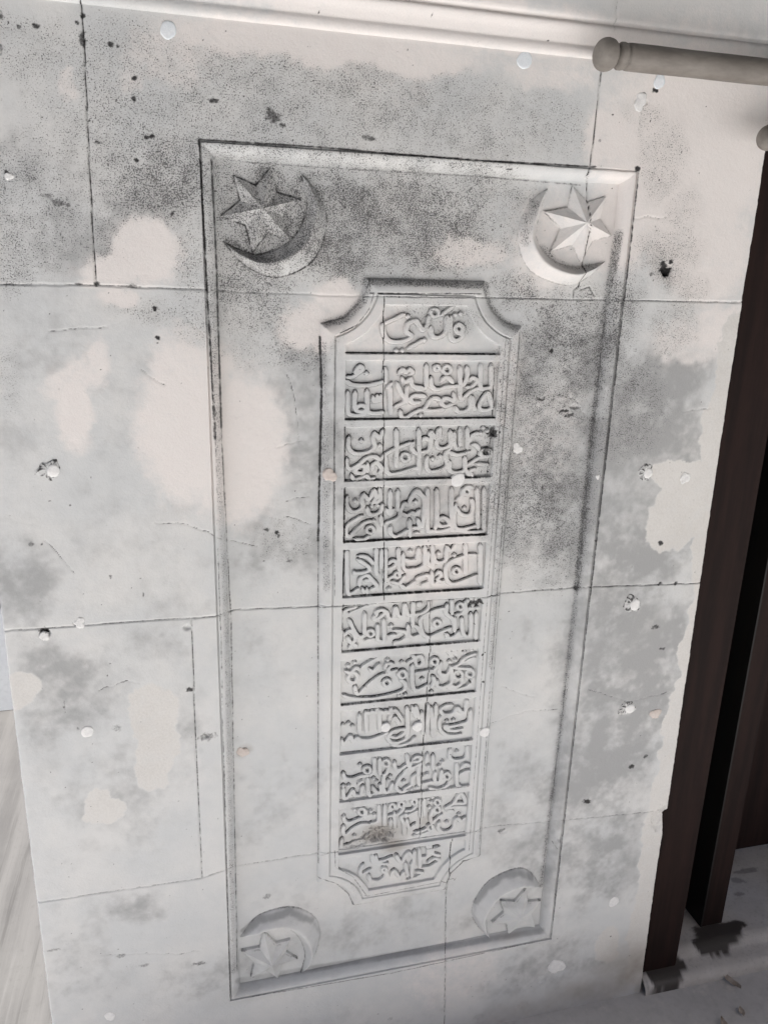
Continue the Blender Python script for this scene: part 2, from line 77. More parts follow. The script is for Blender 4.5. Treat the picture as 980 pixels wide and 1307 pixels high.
GREY=[[-210,-268,59.9,52.6,0.5],[-101,-299,52.8,43.7,0.35],[-283,-603,52.7,74.0,0.9],[-202,-804,63.3,68.9,0.9],[-260,-758,38.6,46.4,0.9],[-156,-810,46.8,55.6,0.6],[-252,-396,30.2,67.1,0.3],[-135,-491,77.0,72.3,0.25],[153,-404,54.5,137.0,0.6],[104,-564,74.3,65.5,0.6],[141,-276,46.6,45.6,0.4],[685,-415,129.0,96.3,1.0],[744,-311,75.0,52.4,0.9],[727,-614,128.7,75.4,0.9],[739,-814,134.8,99.4,1.0],[813,-870,69.1,120.7,0.9],[719,-1046,122.3,109.2,0.85],[744,-980,104.1,88.6,0.8],[656,-1234,106.0,116.6,0.5],[678,-469,169.8,98.7,0.8],[694,-597,175.7,89.6,0.75],[716,-764,149.3,96.9,0.8],[737,-928,137.9,104.3,0.75],[708,-1097,141.1,111.3,0.6],[595,-387,86.8,79.8,0.5],[764,-1272,92.1,120.4,0.7],[-145,-1222,51.7,29.9,0.7],[-252,-1299,75.9,102.3,0.4],[-206,-1371,78.6,34.9,0.6],[-265,-880,34.0,84.8,0.6],[-166,-966,97.8,74.7,0.5],[-50,-836,30.7,72.1,0.6],[-135,-1062,101.3,62.5,0.3],[515,-286,40.7,62.1,0.7],[495,-360,55.0,103.7,0.3],[615,-311,57.0,77.2,0.8],[517,-777,60.9,94.1,0.3],[568,-1008,65.1,69.3,0.35],[77,-779,64.2,101.4,0.4],[87,-1004,54.1,96.0,0.4],[-105,-747,71.1,40.8,0.5],[-78,-93,50.4,49.4,0.5],[-159,-126,58.9,49.3,0.6],[-189,-33,75.7,74.9,0.4],[72,-1098,68.8,49.3,0.4],[307,-1352,161.4,57.0,0.3],[184,-1254,59.3,71.9,0.3],[-32,-1404,143.2,55.0,0.4],[651,-1528,150.1,64.4,0.5],[660,-25,54.2,33.4,0.25],[730,-125,42.7,35.7,0.5],[-139,-398,42.5,45.7,0.25],[-54,-671,47.3,26.4,0.3],[417,-596,42.1,85.1,0.2],[348,-883,88.1,128.3,0.3],[224,-1024,86.6,133.4,0.25],[526,-1070,48.5,143.4,0.3],[331,-510,80.5,53.2,0.5],[228,-519,51.3,52.4,0.6]]
WARM=[[-71,-142,49.2,45.7,1.0],[-108,-169,50.8,22.3,0.9],[-36,-389,61.3,112.2,1.0],[42,-414,69.7,115.6,1.0],[-16,-299,66.0,44.6,0.8],[-182,-353,26.7,61.0,1.0],[-190,-320,30.5,32.4,0.8],[-153,-299,20.5,32.3,0.8],[22,-485,58.5,49.4,0.6],[387,-126,68.6,24.3,0.8],[152,-242,46.4,33.6,0.9],[187,-198,34.8,27.5,0.9],[368,168,364.1,33.0,0.9],[735,24,154.4,171.9,1.0],[787,-123,87.9,72.8,0.9],[628,-83,68.0,69.1,0.9],[591,47,38.7,42.5,0.9],[80,123,134.8,27.1,0.8],[836,-233,60.9,51.4,0.8],[781,-259,75.2,38.5,0.7],[-134,-190,30.1,12.2,0.7],[-116,-210,25.4,18.6,0.8],[234,-241,84.7,45.7,0.5],[322,-310,89.4,72.8,0.45],[363,-620,83.6,70.7,0.6],[385,-526,68.6,68.0,0.5],[541,-412,71.0,79.9,0.45],[464,-310,33.4,74.9,0.5],[-79,64,19.1,17.9,0.6],[-159,49,11.1,17.7,0.7],[-36,-255,32.1,21.6,0.5],[512,-110,78.6,80.0,0.6],[183,123,220.9,27.8,0.9],[-29,95,58.7,35.8,0.6],[260,83,67.2,19.2,0.3],[489,121,73.4,24.8,0.6],[442,-1499,103.3,82.6,0.5],[258,-1251,92.0,36.1,0.2]]
PLAS=[[-95,-895,31.7,88.3,1.0],[-111,-843,23.9,49.8,0.9],[-123,-950,17.1,44.6,0.9],[-202,-993,21.4,26.8,1.0],[-182,-1017,29.0,21.1,1.0],[-209,-1019,16.7,15.0,0.9],[-298,-780,26.1,29.1,1.0],[833,-531,51.8,66.6,1.0],[801,-559,35.3,59.5,0.9],[798,-480,37.9,25.6,1.0],[862,-419,22.2,129.1,1.0],[860,-298,15.4,94.2,1.0],[881,-623,23.4,93.7,1.0],[882,-747,15.4,99.0,1.0],[876,-844,13.9,103.0,1.0],[877,-979,21.5,109.1,1.0],[876,-1086,21.9,94.5,1.0],[863,-1139,22.0,49.6,1.0],[857,-1194,18.5,78.3,1.0],[869,-1311,22.8,124.3,1.0],[873,-1453,27.3,153.7,1.0],[869,-1579,23.9,67.8,0.8],[785,-1506,19.1,47.7,0.9]]
BROWN=[[841,-1583,79.7,67.6,0.9],[772,-1631,138.9,45.2,0.7],[663,-1647,154.0,40.3,0.6],[278,-1146,38.9,24.2,0.9],[301,-1171,27.2,17.5,0.8],[359,-1129,12.2,13.9,0.6],[35,-935,10.3,12.1,0.6],[9,-1461,57.8,18.7,0.2],[564,-1437,35.1,12.2,0.5],[887,-1638,24.2,46.1,0.8],[234,-1151,32.3,20.6,0.5]]
SPOTS=[[-189,113,5.3,3.4,0.7],[-208,110,2.7,2.5,0.6],[-104,101,4.7,3.5,0.7],[-95,99,2.8,2.6,0.6],[-77,65,3.8,3.6,0.8],[-79,41,3.8,3.6,0.7],[-59,-1,4.9,3.7,0.8],[-66,-3,2.9,2.8,0.7],[-81,-30,3.9,3.8,0.8],[-127,-13,3.8,2.8,0.6],[20,47,8.0,3.7,0.7],[99,32,12.5,9.5,0.6],[94,37,6.2,7.6,0.6],[109,24,6.3,3.8,0.6],[226,17,11.1,3.9,0.5],[234,15,6.7,3.0,0.6],[75,17,5.2,2.9,0.3],[-193,-80,7.5,3.8,0.4],[-180,-87,9.5,4.7,0.5],[-168,-90,3.8,2.9,0.5],[-38,-94,4.1,4.9,0.7],[-226,120,3.5,6.7,0.6],[-230,84,3.5,6.8,0.5],[-136,103,4.6,8.6,0.6],[-141,121,2.7,2.6,0.7],[-134,129,3.6,3.4,0.8],[-237,-55,3.7,4.6,0.7],[-68,-217,3.1,5.2,0.9],[-66,-257,4.2,3.2,0.9],[-66,-264,1.6,1.6,0.8],[719,-143,11.3,10.7,1.0],[712,-135,7.0,5.9,0.8],[726,-131,5.6,4.7,0.8],[662,110,5.2,4.1,0.9],[647,2,5.3,4.4,0.9],[532,-271,4.1,3.7,0.95],[527,-202,4.0,3.5,0.5],[565,-367,11.2,3.9,0.7],[574,-374,11.3,3.9,0.6],[521,-348,11.0,2.5,0.6],[538,-495,2.9,6.8,0.7],[777,-606,6.4,4.5,0.8],[726,-649,1.6,1.5,0.5],[647,-594,3.0,2.9,0.5],[694,-1136,8.6,7.4,0.8],[783,-1069,7.0,5.4,0.7],[811,-1050,5.3,5.4,0.6],[96,-551,4.8,3.8,0.7],[80,-545,4.8,3.8,0.6],[116,-599,6.2,3.9,0.5],[99,-556,3.6,3.9,0.6],[-152,-607,3.3,3.7,0.6],[-107,-640,1.7,5.1,0.7],[-256,-550,4.2,4.8,0.5],[-242,-551,2.1,2.4,0.6],[-199,-494,1.6,1.8,0.6],[-217,-858,3.4,4.2,0.4],[-160,-865,9.4,8.5,0.35],[-21,-897,15.1,8.8,0.45],[-45,-808,7.3,4.2,0.7],[-234,-814,1.1,16.3,0.5],[-235,-818,2.2,2.7,0.6],[-183,-1315,10.3,5.1,0.4],[-51,-1363,13.7,5.3,0.5],[-145,-1345,10.5,3.5,0.4],[-288,-1278,14.7,3.3,0.4],[-251,-688,8.7,6.4,0.7],[719,-142,4.2,10.7,0.9],[692,-150,4.2,3.6,0.5],[433,-846,3.0,3.1,0.7],[458,-848,3.0,3.1,0.7],[620,-681,9.2,6.0,0.6],[788,-685,4.9,4.6,0.8],[821,-687,5.0,4.7,0.7],[580,36,2.6,3.2,0.5],[452,-794,2.9,3.1,0.8],[456,-790,2.2,2.3,0.8],[923,-1129,3.7,3.8,0.4],[518,-1174,9.8,5.4,0.5],[790,-771,10.0,4.8,0.6],[813,-818,6.8,3.3,0.6],[70,-1240,8.4,6.9,0.4],[311,-1588,6.6,4.1,0.3],[-140,-187,5.0,4.0,0.7],[-164,-188,5.9,2.0,0.6],[-94,-189,8.1,3.1,0.5],[433,-429,8.1,7.8,0.6],[442,-400,10.8,10.2,0.7],[432,-696,11.5,5.8,0.7],[440,-694,7.2,5.8,0.7]]
GRIME=[[1.8,0.6,[[0.0,-1462.2],[310.8,-1471.5],[649.8,-1462.0]]],[1.8,0.6,[[163.8,-1211.6],[191.4,-1227.4],[219.7,-1261.2],[232.1,-1290.6],[407.4,-1285.7],[418.1,-1249.4],[442.0,-1226.6],[476.6,-1220.3]]],[1.4,0.55,[[193.6,-1160.5],[195.4,-1196.8],[228.0,-1223.9],[255.8,-1273.8],[431.8,-1268.4]]],[1.6,0.5,[[473.0,-242.7],[475.0,-1220.0]]],[1.4,0.5,[[452.7,-250.1],[453.5,-1207.1]]],[2.6,0.85,[[-0.0,-0.9],[7.9,-401.2]]],[2.4,0.75,[[-0.0,-0.9],[151.8,0.4],[262.3,-1.5],[402.6,-2.0],[577.5,0.1]]],[1.7,0.55,[[7.9,-401.2],[-0.0,-1464.0]]],[2.4,0.75,[[15.2,-25.6],[17.3,-149.4],[17.0,-401.4]]],[1.8,0.6,[[17.0,-401.4],[22.6,-690.7],[14.6,-1397.1]]],[2.0,0.5,[[39.9,-24.1],[151.9,-25.2],[404.2,-23.8],[554.6,-26.2]]],[2.4,0.85,[[650.0,-0.0],[649.9,-697.7]]],[1.8,0.65,[[649.9,-697.7],[650.0,-1464.0]]],[2.2,0.5,[[632.1,-128.5],[619.2,-199.7],[619.8,-427.3],[621.9,-680.7]]],[1.6,0.5,[[621.9,-680.7],[619.5,-964.1],[613.5,-1320.6]]],[3,0.8,[[161.7,-253.3],[164.5,-333.3],[160.8,-567.6]]],[1.6,0.6,[[160.8,-567.6],[163.6,-1180.6]]],[1.6,0.5,[[183.9,-264.3],[188.2,-663.0]]],[1.8,0.5,[[474.9,-249.9],[474.9,-360.1],[469.0,-543.3],[469.4,-896.9],[472.1,-1201.5]]],[2.0,0.9,[[200.6,-275.6],[437.8,-276.5]]],[2.0,0.9,[[202.0,-375.1],[443.9,-376.1]]],[2.2,0.9,[[203.5,-470.9],[443.1,-473.9]]],[2.4,0.95,[[203.7,-572.6],[440.5,-572.0]]],[2.2,0.85,[[202.5,-666.8],[441.6,-669.1]]],[2.0,0.8,[[202.6,-765.4],[441.2,-767.3]]],[2.0,0.7,[[202.6,-865.5],[441.9,-865.3]]],[2.0,0.6,[[202.5,-960.8],[443.9,-964.5]]],[1.8,0.5,[[202.3,-1056.8],[444.2,-1062.5]]],[2.0,0.8,[[201.0,-387.1],[202.2,-470.8]]],[3.0,0.95,[[202.4,-483.4],[202.5,-572.5]]],[2.6,0.9,[[202.6,-585.7],[202.5,-666.8]]],[1.6,0.6,[[202.7,-677.9],[202.6,-765.4]]],[2,0.7,[[438.1,-298.2],[441.2,-374.8]]],[2,0.6,[[441.0,-391.2],[439.0,-473.7]]],[1.8,0.7,[[234.2,-189.9],[405.7,-186.9]]],[2.5,0.5,[[163.9,-234.3],[198.6,-224.9],[225.0,-196.7],[233.8,-170.2]]],[1.8,0.75,[[191.9,-247.4],[216.4,-235.8],[233.6,-213.1],[240.2,-191.9]]]]
JOINTS=[[0.85,[[-134.8,145.3],[-134.3,94.6],[-137.8,-11.9],[-140.6,-125.3],[-141.4,-188.8]]],[0.55,[[-267.8,-191.1],[-203.1,-189.4],[-141.4,-188.8],[-11.6,-190.6],[25.6,-191.7]]],[0.22,[[25.6,-191.7],[41.7,-192.4],[186.6,-194.3],[259.1,-193.7]]],[0.55,[[259.1,-193.7],[441.6,-191.8],[573.1,-191.2],[726.2,-190.2],[881.2,-189.4]]],[0.9,[[568.7,158.0],[571.0,128.1],[570.2,61.2],[568.4,0.6],[564.9,-13.6],[571.8,-96.3],[571.0,-147.9],[568.4,-172.4],[560.8,-177.3],[562.0,-187.9]]],[0.75,[[256.8,-193.8],[271.2,-676.2]]],[0.6,[[-315.9,-682.4],[-147.4,-682.9],[-1.4,-684.6],[29.1,-675.1],[166.5,-680.6],[201.4,-682.0]]],[0.7,[[201.4,-682.0],[451.3,-685.7],[479.7,-680.6],[620.4,-680.6],[884.4,-690.3]]],[0.75,[[-37.3,-685.6],[-40.3,-909.7],[-40.4,-1177.5]]],[0.5,[[-315.6,-1175.1],[-180.3,-1176.5],[-40.4,-1177.5],[16.4,-1163.4],[155.0,-1162.0],[197.9,-1164.7]]],[0.5,[[197.9,-1164.7],[454.0,-1166.2],[493.1,-1160.5],[649.4,-1172.3],[886.7,-1187.1]]],[0.7,[[351.5,-683.8],[356.0,-777.2],[354.7,-867.9],[352.5,-978.2],[354.8,-1163.1]]],[0.7,[[418.5,-1174.2],[416.3,-1245.4],[412.9,-1299.8],[420.8,-1473.9],[428.1,-1639.2]]],[0.35,[[576.2,217.5],[580.4,173.9],[568.7,158.0]]],[0.6,[[571.6,-177.1],[587.2,-172.0],[597.0,-185.9]]]]
FILM_SHADE=[[8,0.85,[[225.7,-173.7],[322.0,-173.2],[415.0,-175.3]]],[8,0.75,[[168.6,-234.3],[198.7,-227.1],[225.1,-200.0],[232.7,-176.8]]],[8,0.75,[[467.4,-238.1],[444.3,-226.6],[423.3,-203.7],[412.7,-178.7]]],[7,0.8,[[26.7,-1306.2],[55.2,-1280.6],[112.0,-1274.8],[152.5,-1304.6]]],[5,0.5,[[152.5,-1304.6],[168.8,-1340.8],[152.7,-1396.2]]],[7,0.85,[[474.4,-1330.9],[495.0,-1297.4],[526.2,-1277.3],[559.0,-1274.2],[590.4,-1289.5]]],[4,0.4,[[474.4,-1330.9],[471.4,-1358.7],[494.1,-1402.1]]],[13,0.7,[[16.9,-1419.7],[185.8,-1424.6],[405.5,-1431.1],[624.5,-1436.3]]],[11,1.0,[[627.7,-94.1],[619.2,-199.7],[619.8,-427.3],[621.9,-680.7]]],[8,0.6,[[621.9,-680.7],[619.5,-964.1],[613.5,-1320.6]]],[8,0.9,[[146.5,-50.4],[163.0,-73.8],[167.6,-97.2]]],[11,1.0,[[34.9,-128.3],[62.2,-145.8],[96.8,-150.9],[130.0,-133.0],[146.6,-103.3]]],[8,0.7,[[481.0,-56.1],[468.4,-84.0],[469.5,-111.6]]],[7,0.6,[[502.0,-117.1],[527.5,-137.8],[561.5,-147.0],[600.8,-138.8]]],[9,0.6,[[7.3,-21.3],[11.0,-149.6],[11.3,-401.3]]],[7,0.4,[[11.3,-401.3],[16.2,-703.6],[7.5,-1395.4]]],[9,0.45,[[166.4,-264.5],[172.5,-453.6],[174.0,-648.3]]],[6,0.4,[[466.7,-261.9],[465.5,-462.8],[468.2,-818.5]]],[14,0.45,[[506.0,-1337.3],[548.2,-1345.9],[586.0,-1353.5]]],[14,0.3,[[53.8,-1360.6],[104.0,-1390.5]]],[7,0.9,[[23.1,-98.6],[44.3,-92.6],[71.0,-78.3]]],[8,0.9,[[92.8,-40.5],[89.3,-65.4],[82.7,-77.7]]],[7,0.9,[[87.0,-77.5],[108.6,-64.4],[130.2,-67.3]]],[6,0.9,[[102.9,-95.0],[114.7,-114.9]]],[6,0.8,[[45.4,-48.0],[63.9,-61.8],[78.4,-77.9]]]]
CRACKS=[[[-81.7,-527.1],[-36.6,-529.3],[3.0,-552.5],[67.6,-572.7]],[[114.4,-306.6],[126.9,-356.3],[132.7,-403.8]],[[96.0,-415.0],[135.0,-406.3]],[[533.8,-335.4],[584.0,-351.0],[600.8,-374.4]],[[457.2,-391.4],[527.4,-412.1]],[[331.5,-1185.2],[392.8,-1187.4]],[[-128.1,-240.8],[-178.7,-246.7],[-208.3,-248.1]],[[-34.1,-223.6],[-1.3,-255.1]],[[-50.5,-1336.8],[-214.8,-1307.9]],[[454.6,-943.1],[544.3,-918.6],[610.4,-921.6]],[[493.7,-860.1],[557.3,-891.1]],[[-90.5,-299.0],[-60.1,-323.1]],[[-183.6,-792.7],[-142.3,-780.9],[-119.3,-788.8]],[[644.7,-1191.5],[629.1,-1220.1],[649.2,-1251.6],[652.0,-1328.1],[645.4,-1365.6]],[[783.5,-368.8],[836.6,-365.4]],[[-201.9,-596.3],[-235.0,-545.6]],[[285.4,-9.1],[452.0,-9.5]],[[110.7,-501.2],[147.1,-492.6]],[[110.5,-526.4],[147.1,-540.9]],[[667.2,-887.2],[753.1,-921.8],[836.2,-914.4]],[[653.0,-70.2],[706.7,-62.0]]]
CHIPS=[[-250,-691,8.7,7.7,5.0],[-203,-679,8.8,5.1,5.0],[35,-935,9.1,10.6,3.0],[-25,-897,7.5,5.9,3.0],[-44,-700,7.1,6.7,3.0],[719,-143,11.3,10.7,8.0],[641,93,10.4,5.2,3.0],[670,-1538,25.9,17.1,3.0],[637,-1566,14.7,10.8,2.0],[853,-1202,14.8,35.0,4.0],[548,-705,1.5,1.5,1.0],[278,-1143,32.8,20.7,9.0],[234,-1156,26.5,10.3,4.0],[582,-360,11.3,3.9,3.0],[645,-1214,6.9,11.3,3.0],[522,-1178,9.8,5.5,2.0],[604,-1632,18.3,17.6,2.0],[502,-1638,17.7,10.8,2.0]]
PLUGS=[[-32.7,123.0,9.6,0],[450.8,130.8,10.7,0],[-235.6,-59.1,4.6,1],[639.6,93.5,10.3,1],[666.9,121.7,9.1,0],[-219.5,-441.4,12.4,2],[178.7,-461.3,9.8,3],[487.3,-426.8,8.3,1],[387.8,-475.9,10.7,0],[731.2,-475.2,12.2,2],[808.7,-487.6,9.5,1],[739.1,-721.3,14.6,2],[758.5,-937.5,13.6,2],[818.6,-956.6,10.4,3],[-204.0,-865.2,9.2,0],[281.2,-918.0,8.5,0],[339.9,-923.8,8.7,0],[467.2,-951.2,9.2,0],[35.3,-934.8,9.1,3],[785.4,-1396.1,11.2,0],[670.1,-1540.6,16.6,1],[-210.1,-1445.1,9.1,0],[-251.8,-695.8,6.5,1],[-200.8,-678.3,7.7,1],[639.2,-480.5,4.4,1]]
STARS=[[[81.0,-82.8],[[93.0,-29.6],[133.4,-68.2],[117.9,-120.0],[66.6,-139.4],[25.4,-94.5],[43.5,-42.3]]],[[564.6,-79.8],[[540.7,-28.0],[598.1,-40.3],[614.4,-95.8],[567.3,-138.8],[514.2,-122.3],[498.5,-66.2]]],[[76.6,-1376.8],[[63.2,-1311.4],[111.6,-1340.9],[125.4,-1388.0],[87.6,-1425.7],[38.6,-1410.2],[22.9,-1346.4]]],[[568.0,-1380.8],[[579.4,-1316.9],[614.3,-1353.5],[607.3,-1418.6],[549.5,-1423.9],[512.1,-1386.5],[525.8,-1335.6]]]]
CRES=[[[[133.5,-34.2],[156.3,-54.9],[171.0,-96.0],[152.2,-146.9],[101.0,-171.8],[55.5,-156.4],[27.5,-126.6]],[[133.5,-34.2],[142.1,-62.7],[141.0,-85.1],[121.2,-119.8],[77.4,-141.1],[48.5,-136.0],[27.5,-126.6]]],[[[501.7,-34.4],[473.5,-56.5],[459.9,-103.1],[484.5,-150.5],[546.8,-170.7],[585.3,-155.6],[608.3,-133.9]],[[501.7,-34.4],[493.4,-66.4],[490.3,-101.9],[513.6,-129.1],[549.0,-141.7],[580.7,-139.5],[608.3,-133.9]]],[[[22.2,-1317.6],[55.3,-1277.1],[112.1,-1269.5],[155.4,-1298.1],[168.8,-1344.4],[155.6,-1396.9],[130.4,-1426.5]],[[22.2,-1317.6],[61.8,-1306.7],[100.3,-1313.2],[126.2,-1340.5],[139.3,-1380.1],[136.3,-1407.3],[130.4,-1426.5]]],[[[612.0,-1322.2],[586.3,-1281.2],[553.4,-1267.5],[497.6,-1288.5],[468.8,-1344.9],[481.6,-1389.7],[514.6,-1432.0]],[[612.0,-1322.2],[575.5,-1311.2],[525.0,-1325.9],[503.1,-1365.3],[503.5,-1394.4],[508.4,-1414.9],[514.6,-1432.0]]]]
EDGE_R=[[867.9,65.8],[870.5,-72.3],[868.7,-179.6],[870.0,-194.6],[870.4,-337.4],[871.8,-504.1],[874.5,-691.2],[877.8,-927.7],[880.5,-1182.3],[870.9,-1190.2],[878.2,-1238.9],[878.8,-1366.5],[885.6,-1652.8]]
Z0 = 1.664
FX, FV = -32.0, -170.0
SF, SR = 1.0192, 1.0090        # the sunk field and the raised cartouche lie at other depths than the wall face
def lev(p, s):
    return [FX + (p[0] - FX) * s, FV + (p[1] - FV) * s]

# ------------------------------------------------------------------ noise and distance helpers
def vnoise(X, V, cell, seed):
    r = np.random.RandomState(seed)
    n = 256
    L = r.rand(n, n).astype(np.float32)
    x = X / cell + 77.3; v = V / cell + 91.7
    xi = np.floor(x).astype(int); vi = np.floor(v).astype(int)
    fx = x - xi; fv = v - vi
    fx = fx * fx * (3 - 2 * fx); fv = fv * fv * (3 - 2 * fv)
    a = L[vi % n, xi % n]; b = L[vi % n, (xi + 1) % n]
    c = L[(vi + 1) % n, xi % n]; d = L[(vi + 1) % n, (xi + 1) % n]
    return (a * (1 - fx) + b * fx) * (1 - fv) + (c * (1 - fx) + d * fx) * fv
def fbm(X, V, cell, seed, octv=4, gain=0.55):
    s = 0; a = 1; t = 0
    for i in range(octv):
        s = s + a * (vnoise(X, V, cell / 2 ** i, seed + i * 13) - 0.5); t += a; a *= gain
    return s / t * 2
def sst(x, a, b):
    t = np.clip((x - a) / (b - a), 0, 1)
    return t * t * (3 - 2 * t)
def smooth_poly(p, closed=False, step=2.0):
    p = np.asarray(p, float)
    if len(p) < 3: return p
    n = len(p); out = []
    for i in range(n if closed else n - 1):
        if closed: a, b, c, d = p[i - 1], p[i], p[(i + 1) % n], p[(i + 2) % n]
        else: a, b, c, d = p[max(i - 1, 0)], p[i], p[i + 1], p[min(i + 2, n - 1)]
        k = max(2, int(np.hypot(*(c - b)) / step))
        for j in range(k):
            t = j / k
            out.append(0.5 * (2 * b + (c - a) * t + (2 * a - 5 * b + 4 * c - d) * t * t + (3 * b - a - 3 * c + d) * t ** 3))
    out.append(p[0] if closed else p[-1])
    return np.array(out)
def min_dist(X, V, pts, D, R):
    """lower D (same shape as X) to the distance to the polyline where that is below R"""
    xf = X.ravel(); vf = V.ravel(); df = D.ravel()
    for a, b in zip(pts[:-1], pts[1:]):
        m = np.nonzero((xf > min(a[0], b[0]) - R) & (xf < max(a[0], b[0]) + R) & (vf > min(a[1], b[1]) - R) & (vf < max(a[1], b[1]) + R))[0]
        if not len(m): continue
        x = xf[m] - a[0]; v = vf[m] - a[1]
        ex, ev = b[0] - a[0], b[1] - a[1]
        t = np.clip((x * ex + v * ev) / max(ex * ex + ev * ev, 1e-9), 0, 1)
        df[m] = np.minimum(df[m], np.hypot(x - t * ex, v - t * ev))
    return df.reshape(X.shape)
def min_dist_grid(xs, vs_, pts, D, R):
    """the same on a regular grid (xs rising, vs_ falling), by index windows"""
    for a, b in zip(pts[:-1], pts[1:]):
        i0, i1 = np.searchsorted(xs, [min(a[0], b[0]) - R, max(a[0], b[0]) + R])
        j0, j1 = np.searchsorted(-vs_, [-max(a[1], b[1]) - R, -min(a[1], b[1]) + R])
        if i1 <= i0 or j1 <= j0: continue
        x = xs[i0:i1][None, :] - a[0]; v = vs_[j0:j1][:, None] - a[1]
        ex, ev = b[0] - a[0], b[1] - a[1]
        t = np.clip((x * ex + v * ev) / max(ex * ex + ev * ev, 1e-9), 0, 1)
        D[j0:j1, i0:i1] = np.minimum(D[j0:j1, i0:i1], np.hypot(x - t * ex, v - t * ev))
    return D

def pen_dist(xs, vs_, pts, D, hw, taper):
    """signed distance to a pen stroke: thick down-strokes, thinner risers, ends cut to a point"""
    seg = np.hypot(*np.diff(pts, axis=0).T)
    s = np.concatenate([[0], np.cumsum(seg)]); tot = max(s[-1], 1e-6)
    R = hw + 4
    for i in range(len(pts) - 1):
        a, b = pts[i], pts[i + 1]
        ex, ev = b[0] - a[0], b[1] - a[1]
        L2 = max(ex * ex + ev * ev, 1e-9)
        i0, i1 = np.searchsorted(xs, [min(a[0], b[0]) - R, max(a[0], b[0]) + R])
        j0, j1 = np.searchsorted(-vs_, [-max(a[1], b[1]) - R, -min(a[1], b[1]) + R])
        if i1 <= i0 or j1 <= j0: continue
        x = xs[i0:i1][None, :] - a[0]; v = vs_[j0:j1][:, None] - a[1]
        t = np.clip((x * ex + v * ev) / L2, 0, 1)
        d = np.hypot(x - t * ex, v - t * ev)
        ang = math.atan2(ev, ex)
        w = hw * (.80 + .26 * abs(math.sin(ang - math.radians(20))))
        if taper:
            along = s[i] + t * seg[i]
            w = w * np.clip(np.minimum(.30 + along / 6.5, .55 + (tot - along) / 6.0), 0, 1)
        D[j0:j1, i0:i1] = np.minimum(D[j0:j1, i0:i1], d - w)
    return D

# ------------------------------------------------------------------ stains and painted slope shade: their shapes lie on the stone like a map
mx = np.arange(-330, 960, 2.0); mv = np.arange(330, -1700, -2.0)
MX, MV = np.meshgrid(mx, mv)
WX = MX + 14 * fbm(MX, MV, 60, 5) + 9 * fbm(MX, MV, 17, 6); WV = MV + 14 * fbm(MX, MV, 60, 7) + 9 * fbm(MX, MV, 17, 8)
GREY = [[x, v, rx, rv, s * (.62 if x < 110 else .9)] for x, v, rx, rv, s in GREY]
def blobs(L, hard):
    o = np.zeros_like(MX)
    for x, v, rx, rv, s in L:
        d = np.hypot((WX - x) / max(rx, 1), (WV - v) / max(rv, 1))
        o = np.maximum(o, s * (1 - sst(d, hard, 2 - hard)))
    return o
n1 = fbm(MX, MV, 120, 21); n2 = fbm(MX, MV, 34, 22); n3 = fbm(MX, MV, 9, 23)
mould = np.clip(blobs(MOULD, 0.45) * (1.0 + 0.5 * n2 + 0.35 * n3), 0, 1)
warm = np.clip(blobs(WARM, 0.55) + 0.12 * n2, 0, 1)
grey = np.clip(blobs(GREY, 0.45) * (0.95 + 0.5 * n2 + 0.25 * n3) + np.clip(.08 + 0.32 * n1 + 0.24 * n2 + .12 * n3, 0, 1), 0, 1)
PLAS = [[x, v, rx * (1.55 if x > 780 else 1), rv, s] for x, v, rx, rv, s in PLAS]
plas = sst(blobs(PLAS, 0.6) + 0.12 * n3, 0.42, 0.56)
brown = np.clip(blobs(BROWN, 0.3) * (0.9 + 0.5 * n2), 0, 1)
film = np.zeros_like(MX); lowfilm_shade = np.zeros_like(MX)
for w_, st_, pts_ in FILM_SHADE:  # strokes paint dust film and slope shade into the colour of the carving
    D_ = min_dist_grid(mx, mv, np.array(pts_), np.full_like(MX, 99.), w_ * 1.6)
    tgt = film if pts_[0][1] > -900 else lowfilm_shade
    tgt[:] = np.maximum(tgt, st_ * (1 - sst(D_, w_ * .3, w_ * 1.05)) * np.clip(1 + .35 * n2 + .25 * n3, 0, 1.2))
mould = mould * (1 - np.where(MX > 640, .3, .75) * sst(warm, 0.45, 0.95)) * (1 - 0.9 * plas)
grey = grey * (1 - plas) * (1 - 0.85 * sst(warm, 0.4, 0.9))
warm = warm * (1 - 0.6 * plas)
mould = np.clip(np.maximum(mould, film), 0, 1); grey = np.clip(np.maximum(grey, lowfilm_shade * 1.1), 0, 1)  # painted slope shade joins the mould and grey maps
MAP = np.stack([mould, warm, grey, plas, brown], -1)
def sample(X, V):
    i = np.clip((X - mx[0]) / 2.0, 0, len(mx) - 1.001); j = np.clip((mv[0] - V) / 2.0, 0, len(mv) - 1.001)
    i0 = i.astype(int); j0 = j.astype(int); fi = (i - i0)[..., None]; fj = (j - j0)[..., None]
    return (MAP[j0, i0] * (1 - fi) + MAP[j0, i0 + 1] * fi) * (1 - fj) + (MAP[j0 + 1, i0] * (1 - fi) + MAP[j0 + 1, i0 + 1] * fi) * fj
_rs = np.random.RandomState(3)
RSPOT = []
for _ in range(900):                                   # stray specks all over the stone
    x = _rs.uniform(-300, 880); v = _rs.uniform(240, -1600)
    RSPOT.append([x, v, _rs.uniform(.5, 1.0) + .9 * _rs.rand() ** 5, _rs.uniform(.5, 1.0) + .9 * _rs.rand() ** 5, _rs.uniform(.2, .8)])
for x, v, rx, rv, s in MOULD:
    for _ in range(int(s * rx * rv / 260)):
        RSPOT.append([x + _rs.normal() * rx * .7, v + _rs.normal() * rv * .7, _rs.uniform(.6, 1.2) + 1.8 * _rs.rand() ** 6, _rs.uniform(.6, 1.2) + 1.8 * _rs.rand() ** 6, _rs.uniform(.3, .9)])
OUTL = []
